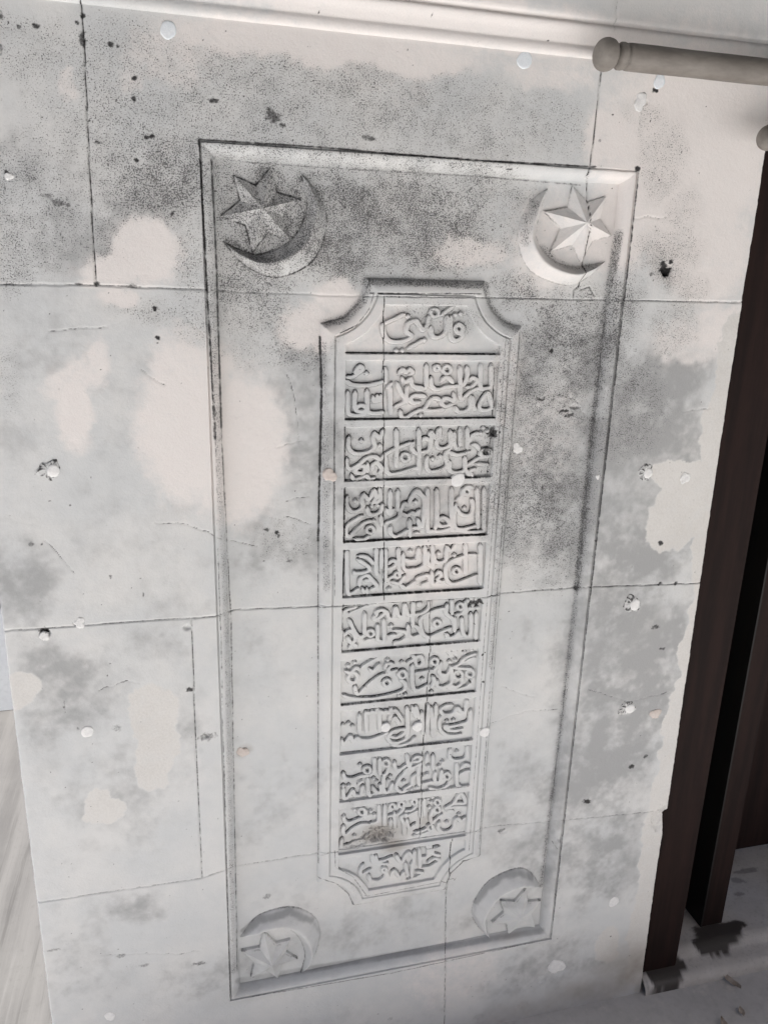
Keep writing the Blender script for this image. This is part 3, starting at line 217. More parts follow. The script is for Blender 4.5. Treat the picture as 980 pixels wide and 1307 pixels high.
for c, tips in STARS:
    ring = []
    for i in range(len(tips)):
        a = np.array(tips[i]); d = np.array(tips[(i + 1) % len(tips)]); c_ = np.array(c)
        ra = np.hypot(*(a - c_)); rd = np.hypot(*(d - c_)); mdv = (a - c_) / ra + (d - c_) / rd
        ring += [list(a), list(c_ + mdv / np.hypot(*mdv) * (ra + rd) / 2 * .555)]
    OUTL.append(ring + [ring[0]])
OUTL += [smooth_poly(c[0], False, 3).tolist() for c in CRES] + [smooth_poly(c[1], False, 3).tolist() for c in CRES]
def grime_of(X, V, s=1.0, joints=True, letters=None):
    """black dirt and lichen: spots, lines along some carved edges, dirty joints"""
    sh = X.shape; x = X.ravel(); v = V.ravel()
    g = np.zeros_like(x)
    # undo the level's scale so that one table of marks serves every surface
    if not np.isscalar(s): s = s.ravel()
    x = FX + (x - FX) / s; v = FV + (v - FV) / s
    q = fbm(x, v, 6, 40, 3); q2 = fbm(x, v, 40, 44, 2); q3 = fbm(x, v, 3.2, 49, 2)
    order = np.argsort(v); vsrt = v[order]
    def window(c, r, cx, rx):
        a, b = np.searchsorted(vsrt, [c - r, c + r]); m = order[a:b]
        return m[np.abs(x[m] - cx) < rx]
    for sx, sv, rx, rv, st in SPOTS + RSPOT:
        m = window(sv, rv * 1.8, sx, rx * 1.8)
        if len(m):
            d = np.hypot((x[m] - sx) / max(rx, .8), (v[m] - sv) / max(rv, .8)) + .35 * q[m] + .5 * q3[m]
            g[m] = np.maximum(g[m], st * (1 - sst(d, .45, 1.25)))
    for w, st, pts in GRIME:
        D = min_dist(x, v, np.array(pts), np.full_like(x, 99.), w * 3)
        m = D < w * 3
        g[m] = np.maximum(g[m], st * np.clip(.92 + .6 * q[m] + .4 * q2[m], .3, 1) * (1 - sst(D[m], w * .15, w * (1.0 + .5 * q[m]))))
    if np.isscalar(s) and s == SF:
        for i_, ring in enumerate(OUTL):
            D = min_dist(x, v, np.array(ring), np.full_like(x, 99.), 5)
            m = D < 5
            g[m] = np.maximum(g[m], (.8, .45, .5, .5)[i_ % 4] * np.clip(.65 + .9 * q[m] + .6 * q2[m], 0, 1) * (1 - sst(D[m], .3, 1.7)))
    cw1 = 5 * fbm(x, v, 26, 46, 4); cw2 = 5 * fbm(x, v, 26, 48, 4)
    if joints:
        for js, pts in JOINTS:
            D = min_dist(x, v, np.array(pts), np.full_like(x, 99.), 6)
            m = D < 6
            g[m] = np.maximum(g[m], js * np.clip(.85 + .7 * q[m] + .5 * q2[m], 0.15, 1) * (1 - sst(D[m], .35, 1.15 + .6 * q[m])))
        for pts in CRACKS:
            D = min_dist(x + cw1, v + cw2, np.array(pts), np.full_like(x, 99.), 6)
            m = D < 6
            g[m] = np.maximum(g[m], np.clip(.30 + 1.0 * q[m] + .6 * q2[m], 0, .75) * (1 - sst(D[m], .1, 1.2)))
    return np.clip(g, 0, 1).reshape(sh)
def joint_depth(X, V, s=1.0):
    if not np.isscalar(s): s = s.ravel()
    x = FX + (X.ravel() - FX) / s; v = FV + (V.ravel() - FV) / s
    wob = 1.6 * fbm(x, v, 14, 60, 2)
    h = np.zeros_like(x)
    for js, pts in JOINTS:
        D = min_dist(x + wob * .5, v + wob * .5, np.array(pts), np.full_like(x, 99.), 6)
        h = np.minimum(h, -3.0 * (.25 + .75 * js) * (1 - sst(D, .3, 1.5)))
    cw1 = 5 * fbm(x, v, 26, 46, 4); cw2 = 5 * fbm(x, v, 26, 48, 4)
    for pts in CRACKS:
        D = min_dist(x + cw1, v + cw2, np.array(pts), np.full_like(x, 99.), 6)
        h = np.minimum(h, -.7 * (1 - sst(D, .2, 1.6)))
    for cx, cv, rx, rv, dp in CHIPS:
        d = np.hypot((x - cx) / max(rx, 1), (v - cv) / max(rv, 1))
        m = d < 1.8
        dd = d[m] + .35 * fbm(x[m], v[m], 7, 64, 3)
        h[m] = np.minimum(h[m], -dp * (1 - sst(dd, .5, 1.05)) * (1 + .5 * fbm(x[m], v[m], 4, 66, 2)))
    return h.reshape(X.shape)
def rough(X, V):
    return 0.9 * fbm(X, V, 160, 70, 2) + 0.35 * fbm(X, V, 22, 72, 3) + 0.22 * fbm(X, V, 5, 75, 2)

# ------------------------------------------------------------------ mesh and tagging helpers
def tag(o, label=None, cat=None, group=None, kind=None):
    for k, v in (('label', label), ('category', cat), ('group', group), ('kind', kind)):
        if v: o[k] = v
    return o
def empty(name, loc, label, cat, group=None):
    o = bpy.data.objects.new(name, None)
    o.empty_display_size = .1
    COL.objects.link(o); o.location = loc
    return tag(o, label, cat, group)
def link(name, me, mat, parent=None, smooth=True):
    o = bpy.data.objects.new(name, me)
    COL.objects.link(o)
    if mat: me.materials.append(mat)
    if smooth: me.polygons.foreach_set('use_smooth', np.ones(len(me.polygons), bool))
    if parent:
        o.parent = parent
        p = parent; L = Vector((0, 0, 0))
        while p: L += p.location; p = p.parent
        me.transform(Matrix.Translation(-L))
    return o
def raw_mesh(name, co, quads):
    me = bpy.data.meshes.new(name)
    nq = len(quads)
    me.vertices.add(len(co)); me.vertices.foreach_set('co', np.asarray(co, np.float32).ravel())
    me.loops.add(nq * 4); me.loops.foreach_set('vertex_index', np.asarray(quads, np.int32).ravel())
    me.polygons.add(nq); me.polygons.foreach_set('loop_start', np.arange(0, nq * 4, 4, dtype=np.int32))
    me.update(calc_edges=True)
    return me
def set_stain(me, X, V, s=1.0, grime=None, extra=None):
    """two colour attributes: stain = mould, warm, grey, grime ; patch = plaster, brown, bare"""
    g = grime_of(X, V, s).ravel() if grime is None else grime.ravel()
    if not np.isscalar(s): s = s.ravel()
    x = FX + (X.ravel() - FX) / s; v = FV + (V.ravel() - FV) / s
    S = sample(x, v)
    a = me.attributes.new('stain', 'FLOAT_COLOR', 'POINT')
    a.data.foreach_set('color', np.stack([S[:, 0], S[:, 1], S[:, 2], g], -1).astype(np.float32).ravel())
    b = me.attributes.new('patch', 'FLOAT_COLOR', 'POINT')
    e = np.zeros(len(x)) if extra is None else extra.ravel()
    b.data.foreach_set('color', np.stack([S[:, 3], S[:, 4], e, np.ones(len(x))], -1).astype(np.float32).ravel())
def to_world(X, V, H):
    return np.stack([X.ravel() / 1000, -H.ravel() / 1000, Z0 + V.ravel() / 1000], -1)
def grid_mesh(name, X, V, H, keep=None):
    """keep: bool per cell. Returns mesh and the flat index of kept vertices"""
    ny, nx = X.shape
    idx = np.arange(ny * nx).reshape(ny, nx)
    q = np.stack([idx[1:, :-1], idx[1:, 1:], idx[:-1, 1:], idx[:-1, :-1]], -1)
    q = q.reshape(-1, 4) if keep is None else q[keep]
    used = np.unique(q); remap = np.full(ny * nx, -1); remap[used] = np.arange(len(used))
    co = to_world(X, V, H)[used]
    return raw_mesh(name, co, remap[q]), used

# ------------------------------------------------------------------ materials
def nt(mat):
    mat.use_nodes = True
    t = mat.node_tree
    b = t.nodes['Principled BSDF']
    return t, b
class NB:
    def __init__(s, t): s.t = t
    def n(s, kind, **kw):
        x = s.t.nodes.new(kind)
        for k, v in kw.items():
            if k.startswith('i_'): x.inputs[k[2:].replace('_', ' ')].default_value = v
            else: setattr(x, k, v)
        return x
    def l(s, a, b): s.t.links.new(a, b)
    def noise(s, vec, scale, detail=3, rough=.55):
        x = s.n('ShaderNodeTexNoise'); x.inputs['Scale'].default_value = scale; x.inputs['Detail'].default_value = detail; x.inputs['Roughness'].default_value = rough
        s.l(vec, x.inputs['Vector']); return x.outputs['Fac']
    def math(s, op, a, b=None, c=None, clamp=False):
        x = s.n('ShaderNodeMath', operation=op, use_clamp=clamp)
        for i, v in enumerate((a, b, c)):
            if v is None: continue
            if isinstance(v, (int, float)): x.inputs[i].default_value = v
            else: s.l(v, x.inputs[i])
        return x.outputs[0]
    def ramp(s, v, a, b, lo=0., hi=1.):
        x = s.n('ShaderNodeMapRange', interpolation_type='SMOOTHSTEP')
        for nm, val in (('From Min', a), ('From Max', b), ('To Min', lo), ('To Max', hi)):
            if isinstance(val, (int, float)): x.inputs[nm].default_value = val
            else: s.l(val, x.inputs[nm])
        s.l(v, x.inputs['Value']); return x.outputs[0]
    def mix(s, f, a, b, mode='MIX'):
        x = s.n('ShaderNodeMix', data_type='RGBA', blend_type=mode)
        if isinstance(f, (int, float)): x.inputs[0].default_value = f
        else: s.l(f, x.inputs[0])
        for i, v in ((6, a), (7, b)):
            if isinstance(v, tuple): x.inputs[i].default_value = v + (1,)
            else: s.l(v, x.inputs[i])
        return x.outputs[2]

def marble_material():
    m = bpy.data.materials.new('weathered_marble')
    t, b = nt(m); k = NB(t)
    pos = k.n('ShaderNodeNewGeometry').outputs['Position']
    st = k.n('ShaderNodeAttribute', attribute_name='stain'); pt = k.n('ShaderNodeAttribute', attribute_name='patch')
    s1 = k.n('ShaderNodeSeparateColor'); k.l(st.outputs['Color'], s1.inputs[0])
    s2 = k.n('ShaderNodeSeparateColor'); k.l(pt.outputs['Color'], s2.inputs[0])
    mould, warm, grey, grime = s1.outputs[0], s1.outputs[1], s1.outputs[2], st.outputs['Alpha']
    plas, brown, bare = s2.outputs[0], s2.outputs[1], s2.outputs[2]
    big = k.noise(pos, 7, 5, .6); mid = k.noise(pos, 40, 5, .6); fine = k.noise(pos, 260, 3, .6); grain = k.noise(pos, 620, 2, .6)
    vein = k.n('ShaderNodeTexNoise', noise_type='RIDGED_MULTIFRACTAL'); vein.inputs['Scale'].default_value = 5.5; vein.inputs['Detail'].default_value = 6; vein.inputs['Distortion'].default_value = .5
    k.l(pos, vein.inputs['Vector'])
    base = k.mix(k.ramp(big, .35, .68), (.585, .60, .605), (.66, .66, .65))
    base = k.mix(k.math('MULTIPLY', k.ramp(vein.outputs['Fac'], .55, 1.1), .12), base, (.40, .42, .44))
    warm = k.ramp(k.math('ADD', warm, k.math('MULTIPLY', k.math('SUBTRACT', k.noise(pos, 42, 7, .75), .5), 1.5)), .05, .95)
    base = k.mix(warm, base, k.mix(k.ramp(mid, .3, .7), (.745, .708, .688), (.78, .745, .722)))
    gf = k.math('MULTIPLY', k.ramp(k.math('ADD', grey, k.math('MULTIPLY', k.math('SUBTRACT', k.noise(pos, 26, 9, .75), .5), .75)), .10, .98), .88)
    base = k.mix(gf, base, (.325, .330, .333))
    base = k.mix(k.math('MULTIPLY', plas, k.ramp(mid, .25, .6, .62, 1.0)), base, k.mix(k.ramp(k.math('ADD', k.math('MULTIPLY', fine, .5), k.math('MULTIPLY', big, .5)), .4, .6), (.62, .605, .58), (.675, .66, .635)))
    base = k.mix(k.math('MULTIPLY', brown, .75), base, (.27, .235, .20))
    # fine mottling
    base = k.mix(k.math('MULTIPLY', k.ramp(mid, .35, .75), .10), base, (.45, .46, .47))
    base = k.mix(k.math('MULTIPLY', k.ramp(grain, .45, .75), .10), base, (.36, .36, .36))
    # mould, with painted slope shade: grey film plus specks
    film = k.math('MULTIPLY', mould, k.ramp(mid, .25, .8, .26, .62))
    base = k.mix(film, base, (.30, .30, .298))
    thr1 = k.math('SUBTRACT', .635, k.math('MULTIPLY', mould, .16))
    sp1 = k.ramp(k.noise(pos, 540, 2.5, .7), thr1, k.math('ADD', thr1, .05))
    thr2 = k.math('SUBTRACT', .76, k.math('MULTIPLY', mould, .16))
    sp2 = k.ramp(k.noise(pos, 150, 4, .75), thr2, k.math('ADD', thr2, .05))
    cl = k.math('MULTIPLY', k.math('SUBTRACT', k.noise(pos, 75, 4, .7), .5), .22)
    sp1 = k.ramp(k.math('ADD', k.noise(pos, 540, 2.5, .7), cl), thr1, k.math('ADD', thr1, .05))
    thr3 = k.math('SUBTRACT', .80, k.math('MULTIPLY', mould, .15))
    sp3 = k.ramp(k.math('ADD', k.noise(pos, 85, 6, .8), k.math('MULTIPLY', cl, .8)), thr3, k.math('ADD', thr3, .09))
    sp2 = k.math('MAXIMUM', sp2, sp3)
    specks = k.math('MULTIPLY', k.math('MAXIMUM', sp1, sp2), k.ramp(mould, .03, .30))
    base = k.mix(k.math('MULTIPLY', specks, .80), base, (.045, .045, .047))
    gmod = k.math('MULTIPLY', k.ramp(k.math('ADD', grime, k.math('MULTIPLY', k.math('SUBTRACT', k.noise(pos, 310, 5, .75), .5), 1.0)), .10, .78), k.ramp(grime, .02, .22))
    base = k.mix(gmod, base, (.035, .034, .035))
    k.l(base, b.inputs['Base Color'])
    b.inputs['Specular IOR Level'].default_value = .25
    k.l(k.ramp(mid, .3, .7, .58, .78), b.inputs['Roughness'])
    # relief of the worn surface
    hsum = k.math('ADD', k.math('MULTIPLY', fine, .5), k.math('ADD', k.math('MULTIPLY', grain, k.math('MULTIPLY_ADD', mould, .8, .22)), k.math('MULTIPLY', specks, -.35)))
    bu = k.n('ShaderNodeBump'); bu.inputs['Strength'].default_value = .55; bu.inputs['Distance'].default_value = .0016
    k.l(hsum, bu.inputs['Height']); k.l(bu.outputs[0], b.inputs['Normal'])
    return m
MARBLE = marble_material()

def plain_mat(name, c1, c2, scale, rough=.7, spec=.25, bump=.3, dist=.002, detail=5, c3=None, scale3=30, stretch=None):
    m = bpy.data.materials.new(name); t, b = nt(m); k = NB(t)
    pos = k.n('ShaderNodeNewGeometry').outputs['Position']
    if stretch:
        mp = k.n('ShaderNodeMapping'); mp.inputs['Scale'].default_value = stretch; k.l(pos, mp.inputs['Vector']); pos = mp.outputs[0]
    f = k.noise(pos, scale, detail, .62)
    base = k.mix(k.ramp(f, .32, .68), c1, c2)
    g = k.noise(pos, scale * 9, 3, .6)
    if c3: base = k.mix(k.ramp(k.noise(pos, scale3, 4, .7), .56, .70), base, c3)
    base = k.mix(k.math('MULTIPLY', k.ramp(g, .4, .75), .18), base, tuple(v * .45 for v in c1))
    k.l(base, b.inputs['Base Color'])
    b.inputs['Roughness'].default_value = rough; b.inputs['Specular IOR Level'].default_value = spec
    bu = k.n('ShaderNodeBump'); bu.inputs['Strength'].default_value = bump; bu.inputs['Distance'].default_value = dist
    k.l(k.math('ADD', f, k.math('MULTIPLY', g, .4)), bu.inputs['Height']); k.l(bu.outputs[0], b.inputs['Normal'])
    return m
PLASTER = plain_mat('white_plaster', (.74, .74, .74), (.83, .83, .82), 130, .8, .2, .5, .0015)
PLASTER_BLUE = plain_mat('bluish_filler', (.70, .75, .79), (.77, .80, .83), 90, .7, .2, .2, .001)
PLASTER_PINK = plain_mat('pinkish_filler', (.60, .53, .49), (.68, .62, .58), 120, .85, .2, .6, .002)
POLE = plain_mat('weathered_grey_timber', (.155, .140, .125), (.235, .216, .196), 22, .6, .3, .35, .0015, c3=(.15, .13, .11), scale3=14, stretch=(.35, 1, 1))
WOOD = plain_mat('dark_brown_wood', (.0115, .0066, .0060), (.0205, .0105, .0090), 16, .7, .12, .25, .001, stretch=(3, 3, .25))
WOODB = plain_mat('dark_wood_and_shade', (.0045, .004, .004), (.008, .0065, .006), 16, .6, .3, .2, .001, stretch=(3, 3, .25))  # near-black wood; on the post side its colour stands for shade
PAVE = plain_mat('grey_paving', (.44, .43, .415), (.52, .508, .49), 6, .75, .25, .5, .003, c3=(.54, .52, .49), scale3=20)
PLAZA = plain_mat('pale_paving', (.49, .485, .48), (.59, .585, .58), 2, .8, .2, .4, .004)
EAVE = plain_mat('cream_render', (.62, .58, .53), (.68, .65, .60), 8, .85, .15, .3, .002)
BLOCKER_WOOD = plain_mat('dark_blocker_timber', (.05, .046, .043), (.08, .074, .068), 10, .7, .2, .3, .002, stretch=(.3, 3, 3))  # timber of the added sky blockers, kept dark to limit bounce
LEAF = plain_mat('dry_leaf', (.34, .29, .24), (.46, .41, .36), 60, .8, .2, .4, .001)
SLIVER = plain_mat('light_sliver_grey', (.11, .11, .11), (.16, .16, .16), 40, .5, .4, .1, .0005)  # grey of the strip that stands for a sliver of light

# ------------------------------------------------------------------ the wall: face, sunk panel
WL, WR, WB, WT = -307.0, 868.0, -1664.0, 178.0
PW, PH = 650.0, -1464.0
wall = empty('stone_wall', (0.28, 0.12, 0.0), 'pale weathered marble wall carved with a tall framed inscription, crescents and stars, stained by black mould', 'wall')
edge = np.array(EDGE_R); edge = edge[np.argsort(edge[:, 1])]
def edge_x(v):
    return np.interp(v, edge[:, 1], edge[:, 0]) + 0.9 * fbm(v, v * 0 + 3, 9, 90, 3) + .6 * fbm(v, v * 0 + 3, 60, 92, 2)
def left_x(v):
    return WL + .7 * fbm(v, v * 0 + 9, 25, 93, 3)
ST = 1.6
gx = np.concatenate([np.arange(WL, 0, ST), np.linspace(0, PW, int(PW / ST) + 1), np.arange(PW + ST, WR, ST)])
gv = np.concatenate([np.arange(WT, 0, -ST), np.linspace(0, PH, int(-PH / ST) + 1), np.arange(PH - ST, WB - ST, -ST)])
X, V = np.meshgrid(gx, gv)
H = rough(X, V) * .55 + joint_depth(X, V)
ib = (X > -.1) & (X < PW + .1) & (V < .1) & (V > PH - .1)
H[ib] = np.minimum(H[ib], 0.3)
# warp the outermost columns to the worn vertical edges, then roll them back round the arris
x0 = 690.0
m = X > x0
ex = edge_x(V[:, 0])[:, None]; lx = left_x(V[:, 0])[:, None]
Xw = X.copy()
Xw = np.where(m, x0 + (X - x0) * (ex - x0) / (gx[-1] - x0), Xw)
Xw = np.where(X < -250, -250 + (X + 250) * (lx + 250) / (WL + 250), Xw)
X = Xw
dR = ex - X; dL = X - lx
for d in (dR, dL):
    r = 4.0
    H -= np.where(d < r, r - np.sqrt(np.clip(r * r - (r - d) ** 2, 0, None)), 0) * .9
# side faces
def with_sides(X, V, H):
    cols = [3, 30, 90, 250]
    Xl = np.repeat(X[:, :1], 4, 1); Hl = np.stack([H[:, 0] - c for c in cols[::-1]], 1)
    Xr = np.repeat(X[:, -1:], 4, 1); Hr = np.stack([H[:, -1] - c for c in cols], 1)
    Vv = np.repeat(V[:, :1], 4, 1)
    return np.hstack([Xl, X, Xr]), np.hstack([Vv, V, Vv]), np.hstack([Hl, H, Hr])
X, V, H = with_sides(X, V, H)
cx = (X[:-1, :-1] + X[1:, 1:]) / 2; cv = (V[:-1, :-1] + V[1:, 1:]) / 2
keep = ~((cx > 0) & (cx < PW) & (cv < 0) & (cv > PH))
me, used = grid_mesh('wall_face', X, V, H, keep)
set_stain(me, X.ravel()[used], V.ravel()[used])
link('wall_face', me, MARBLE, wall)

# sunk panel inside the border
FD = -22.0
BXL, BXR, BVT, BVB = [lev(p, SF) for p in ((161.5, 0), (477.5, 0), (0, -168), (0, -1288))]
BXL, BXR, BVT, BVB = BXL[0], BXR[0], BVT[1], BVB[1]
RC = 66.0
def cart_t(X, V):
    """distance inwards from the outline of the cartouche (a tall box with four scooped corners)"""
    t = np.minimum(np.minimum(X - BXL, BXR - X), np.minimum(BVT - V, V - BVB))
    for cxx in (BXL, BXR):
        for cvv in (BVT, BVB):
            t = np.minimum(t, np.hypot(X - cxx, V - cvv) - RC)
    return t
gx = np.arange(16, PW - 14, ST); gv = np.arange(-16, PH + 14, -ST)
X, V = np.meshgrid(gx, gv)
H = FD + rough(X, V) * .9 + joint_depth(X, V, SF)
cx = (X[:-1, :-1] + X[1:, 1:]) / 2; cv = (V[:-1, :-1] + V[1:, 1:]) / 2
me, used = grid_mesh('sunk_panel', X, V, H, cart_t(cx, cv) < 5)
set_stain(me, X.ravel()[used], V.ravel()[used], SF)
link('sunk_panel', me, MARBLE, wall)

# border moulding: a profile swept round the rectangle with mitred corners
prof = [(0, .2), (.4, -3.6), (1.4, -5.0), (2.3, -4.4), (2.9, -1.6), (4.0, -1.2), (6, -1.6), (8.5, -2.6), (11, -4.4), (13.2, -6.8), (15.2, -9.8), (16.9, -13.2), (18.2, -16.6), (19.0, -19.6), (19.4, -22.0), (20.0, -25.2), (21.3, -25.4), (22.2, -22.2), (23.5, -24.5)]
bx, bv, bh, bs, qd, off = [], [], [], [], [], 0
for side in range(4):
    n = int((PW if side % 2 == 0 else -PH) / 1.8)
    s = np.linspace(0, 1, n)[:, None]
    tt = np.array([p[0] for p in prof])[None, :]; hh = np.array([p[1] for p in prof])[None, :]
    fR, fL = 1.12, .72                      # the lower edge is cut narrower towards the left
    if side == 0: xx = tt + s * (PW - 2 * tt); vv = -tt + 0 * s
    elif side == 1: xx = PW - tt + 0 * s; vv = -tt + s * (PH + tt + tt * fR)
    elif side == 2: xx = PW - tt + s * (2 * tt - PW); vv = PH + tt * (fR + (fL - fR) * s)
    else: xx = tt + 0 * s; vv = PH + tt * fL + s * (-PH - tt - tt * fL)
    h = hh + 0 * s
    ss = 1 + (SF - 1) * np.clip(-h / 22, 0, 1)
    bs.append(ss.ravel())
    h = h + joint_depth(xx, vv, ss) * .9 + .5 * fbm(xx, vv, 30, 100, 3) * (tt > 3) + .3 * fbm(xx, vv, 6, 104, 2) * (tt > 3)
    jit = .5 * fbm(xx, vv, 18, 108, 2) * (tt > 1)
    ny, nx = xx.shape; idx = off + np.arange(ny * nx).reshape(ny, nx)
    qd.append(np.stack([idx[:-1, :-1], idx[:-1, 1:], idx[1:, 1:], idx[1:, :-1]], -1).reshape(-1, 4)); off += ny * nx
    bx.append((xx + jit).ravel()); bv.append((vv + jit).ravel()); bh.append(h.ravel())
bx, bv, bh = map(np.concatenate, (bx, bv, bh))
me = raw_mesh('border_moulding', to_world(bx, bv, bh), np.concatenate(qd)[:, ::-1])
set_stain(me, bx, bv, np.concatenate(bs))
link('border_moulding', me, MARBLE, wall)

# ------------------------------------------------------------------ cartouche frame with its ten bars, and the written rows
FL = -8.5                              # level of the frame
ROWV = [(-196, -277), (-287, -376), (-388, -472.5), (-483.3, -572.3), (-585.2, -668.3), (-684, -766.5), (-781.5, -865.5), (-877.6, -963), (-974.5, -1060), (-1074.5, -1172), (-1181, -1262)]
ROWV = [(lev((0, a), SR)[1], lev((0, b), SR)[1]) for a, b in ROWV]
TW = 38.0
gx = np.arange(BXL - 2, BXR + 2, .95); gv = np.arange(BVT + 2, BVB - 2, -.95)
X, V = np.meshgrid(gx, gv)
wob = .5 * fbm(X, V, 20, 110, 3)
t = cart_t(X, V) + wob
u = np.clip(t / 20.0, 0, 1)
H = FD - 3 + (FL - FD + 3) * np.sqrt(np.clip(1 - (1 - u) ** 2.0, 0, 1))
H = np.where(t > 20, FL - 3.6 * (1 - sst(np.abs(t - 22.0), .3, 1.6)), H)
win = np.full_like(X, -99.)
for a, b in ROWV:
    win = np.maximum(win, np.minimum(np.minimum(a - V, V - b), t - TW))
H = H - 9 * sst(win + .4 * wob, -.5, 1.3)
H += rough(X, V) * .45 + joint_depth(X, V, SR) * .9
H = np.where(t < 0, np.minimum(H, FD - 2.5), H)
cwin = (win[:-1, :-1] + win[1:, 1:]) / 2; ct = (t[:-1, :-1] + t[1:, 1:]) / 2
me, used = grid_mesh('cartouche_frame', X, V, H, (cwin < 3) & (ct > -1.2))
set_stain(me, X.ravel()[used], V.ravel()[used], (SF + (SR - SF) * np.clip(t / 20, 0, 1)).ravel()[used])
link('cartouche_frame', me, MARBLE, wall)

LW = 6.7                               # width of a carved stroke
for ri, (a, b) in enumerate(ROWV):
    st = .62
    gx = np.arange(BXL + TW - 1.6, BXR - TW + 1.6, st); gv = np.arange(a + 1.2, b - 1.2, -st)
    X, V = np.meshgrid(gx, gv)
    hl = np.zeros_like(X); near = np.full_like(X, 9.)
    wx = .45 * fbm(X, V, 9, 120, 2)
    for s_ in ROWS[ri]:
        kind, wf = s_[0], s_[1]
        pts = np.array([lev((s_[i] / 10, s_[i + 1] / 10), SR) for i in range(2, len(s_), 2)])
        if kind == 2:
            c = pts[0]; r = 4.3
            d = (np.abs(X - c[0]) + np.abs(V - c[1])) - r + wx * .6
            hl = np.maximum(hl, 5.6 * (1 - sst(d, -1.2, .9)) - .25 * np.clip(np.hypot(X - c[0], V - c[1]), 0, 4) * (d < 0))
            near = np.minimum(near, np.maximum(d, 0)); continue
        pts = smooth_poly(pts, kind == 1, 1.6)
        hw = LW * wf / 2
        D = pen_dist(gx, gv, pts, np.full_like(X, 20.), hw, kind != 1)
        hl = np.maximum(hl, (5.0 - .10 * np.clip(1 + D / hw, 0, 1)) * (1 - sst(D + wx, -.5, .4)))
        near = np.minimum(near, np.maximum(D + wx, 0))
    H = FL - 5.2 + hl + rough(X, V) * .35
    H -= 1.1 * (1 - sst(np.abs(near - .9), .2, 1.2)) * (near > .05)          # the chisel's cut round each stroke
    H += joint_depth(X, V, SR)
    cc = cart_t((X[:-1, :-1] + X[1:, 1:]) / 2, (V[:-1, :-1] + V[1:, 1:]) / 2)
    me, used = grid_mesh('inscription_line', X, V, H, cc > TW - 2.2)
    g = grime_of(X, V, SR)
    lett = np.array([.75, .95, .95, 1., .95, .95, .9, .8, .8, .8, .75])[ri]
    q = fbm(X, V, 12, 130, 3); q2 = fbm(X, V, 45, 134, 2)
    gvv, gvx = np.gradient(near, -st, st)
    gvv = np.clip(gvv / (np.hypot(gvv, gvx) + 1e-6), -1, 1)      # +1 where the stroke lies below: soot and shade on that ledge are painted darker
    cut = lett * (.38 + .62 * sst(gvv + .25 * q, -.2, .7)) * np.clip(.72 + .9 * q + .5 * q2, 0, 1) * (1 - sst(np.abs(near - .6), .3, 1.0)) * (near > .02)   # black growth in the cuts plus shade of upper edges, patchy
    g = np.maximum(g, .85 * cut)
    set_stain(me, X.ravel()[used], V.ravel()[used], SR, g.ravel()[used])
    link('inscription_line', me, MARBLE, wall)

# ------------------------------------------------------------------ crescents and stars, carved in relief on the sunk panel
def subdiv_noise(bm, cuts, amp):
    bmesh.ops.subdivide_edges(bm, edges=bm.edges[:], cuts=cuts, use_grid_fill=True)
    co = np.array([v.co[:] for v in bm.verts])
    n = fbm(co[:, 0], co[:, 1], 7, 140, 3) * amp; n2 = fbm(co[:, 0], co[:, 1], 5, 144, 2) * amp * .6
    for v, a, b in zip(bm.verts, n, n2): v.co.z += a; v.co.x += b; v.co.y += b * .5
def relief(name, bm, part_h=None):
    """bm in (x mm, v mm, h mm)"""
    bmesh.ops.triangulate(bm, faces=bm.faces[:])
    co = np.array([v.co[:] for v in bm.verts])
    me = bpy.data.meshes.new(name); bm.to_mesh(me); bm.free()
    jd = joint_depth(co[:, 0], co[:, 1], SF) * .9
    me.vertices.foreach_set('co', to_world(co[:, 0], co[:, 1], co[:, 2] + jd).astype(np.float32).ravel())
    me.update()
    set_stain(me, co[:, 0], co[:, 1], SF)
    return me
for si, (c, tips) in enumerate(STARS):
    c = lev(c, SF - .004); tips = [lev(p, SF) for p in tips]
    bm = bmesh.new()
    top = bm.verts.new((c[0], c[1], FD + (20, 20, 28, 21)[si]))
    ring = []
    n = len(tips)
    for i in range(n):
        a = np.array(tips[i]); d = np.array(tips[(i + 1) % n])
        ra = np.hypot(*(a - c)); rd = np.hypot(*(d - c))
        mid = (a - c) / ra + (d - c) / rd; mid = np.array(c) + mid / np.hypot(*mid) * (ra + rd) / 2 * .555
        ring.append((bm.verts.new((a[0], a[1], FD + (3.2 if si < 2 else 6.0))), bm.verts.new((mid[0], mid[1], FD + (3.2 if si < 2 else 6.0)))))
    flat = [v for p in ring for v in p]
    low = [bm.verts.new((v.co.x * 1.0 + (v.co.x - c[0]) * .03, v.co.y + (v.co.y - c[1]) * .03, FD - 4)) for v in flat]
    N = len(flat)
    for i in range(N):
        bm.faces.new((top, flat[(i + 1) % N], flat[i]))
        bm.faces.new((flat[i], flat[(i + 1) % N], low[(i + 1) % N], low[i]))
    bmesh.ops.subdivide_edges(bm, edges=bm.edges[:], cuts=11, use_grid_fill=True)
    co = np.array([v.co[:] for v in bm.verts]); k = .55 * fbm(co[:, 0], co[:, 1], 6, 150 + si, 3)
    for v, a in zip(bm.verts, k): v.co.z += a
    bmesh.ops.recalc_face_normals(bm, faces=bm.faces[:])
    o = link('star', relief('star', bm), MARBLE, wall, smooth=False)
    if si == 0: o['label'] = 'star darkened by black mould'
    if si == 3: o['label'] = 'worn star with chipped, broken points'
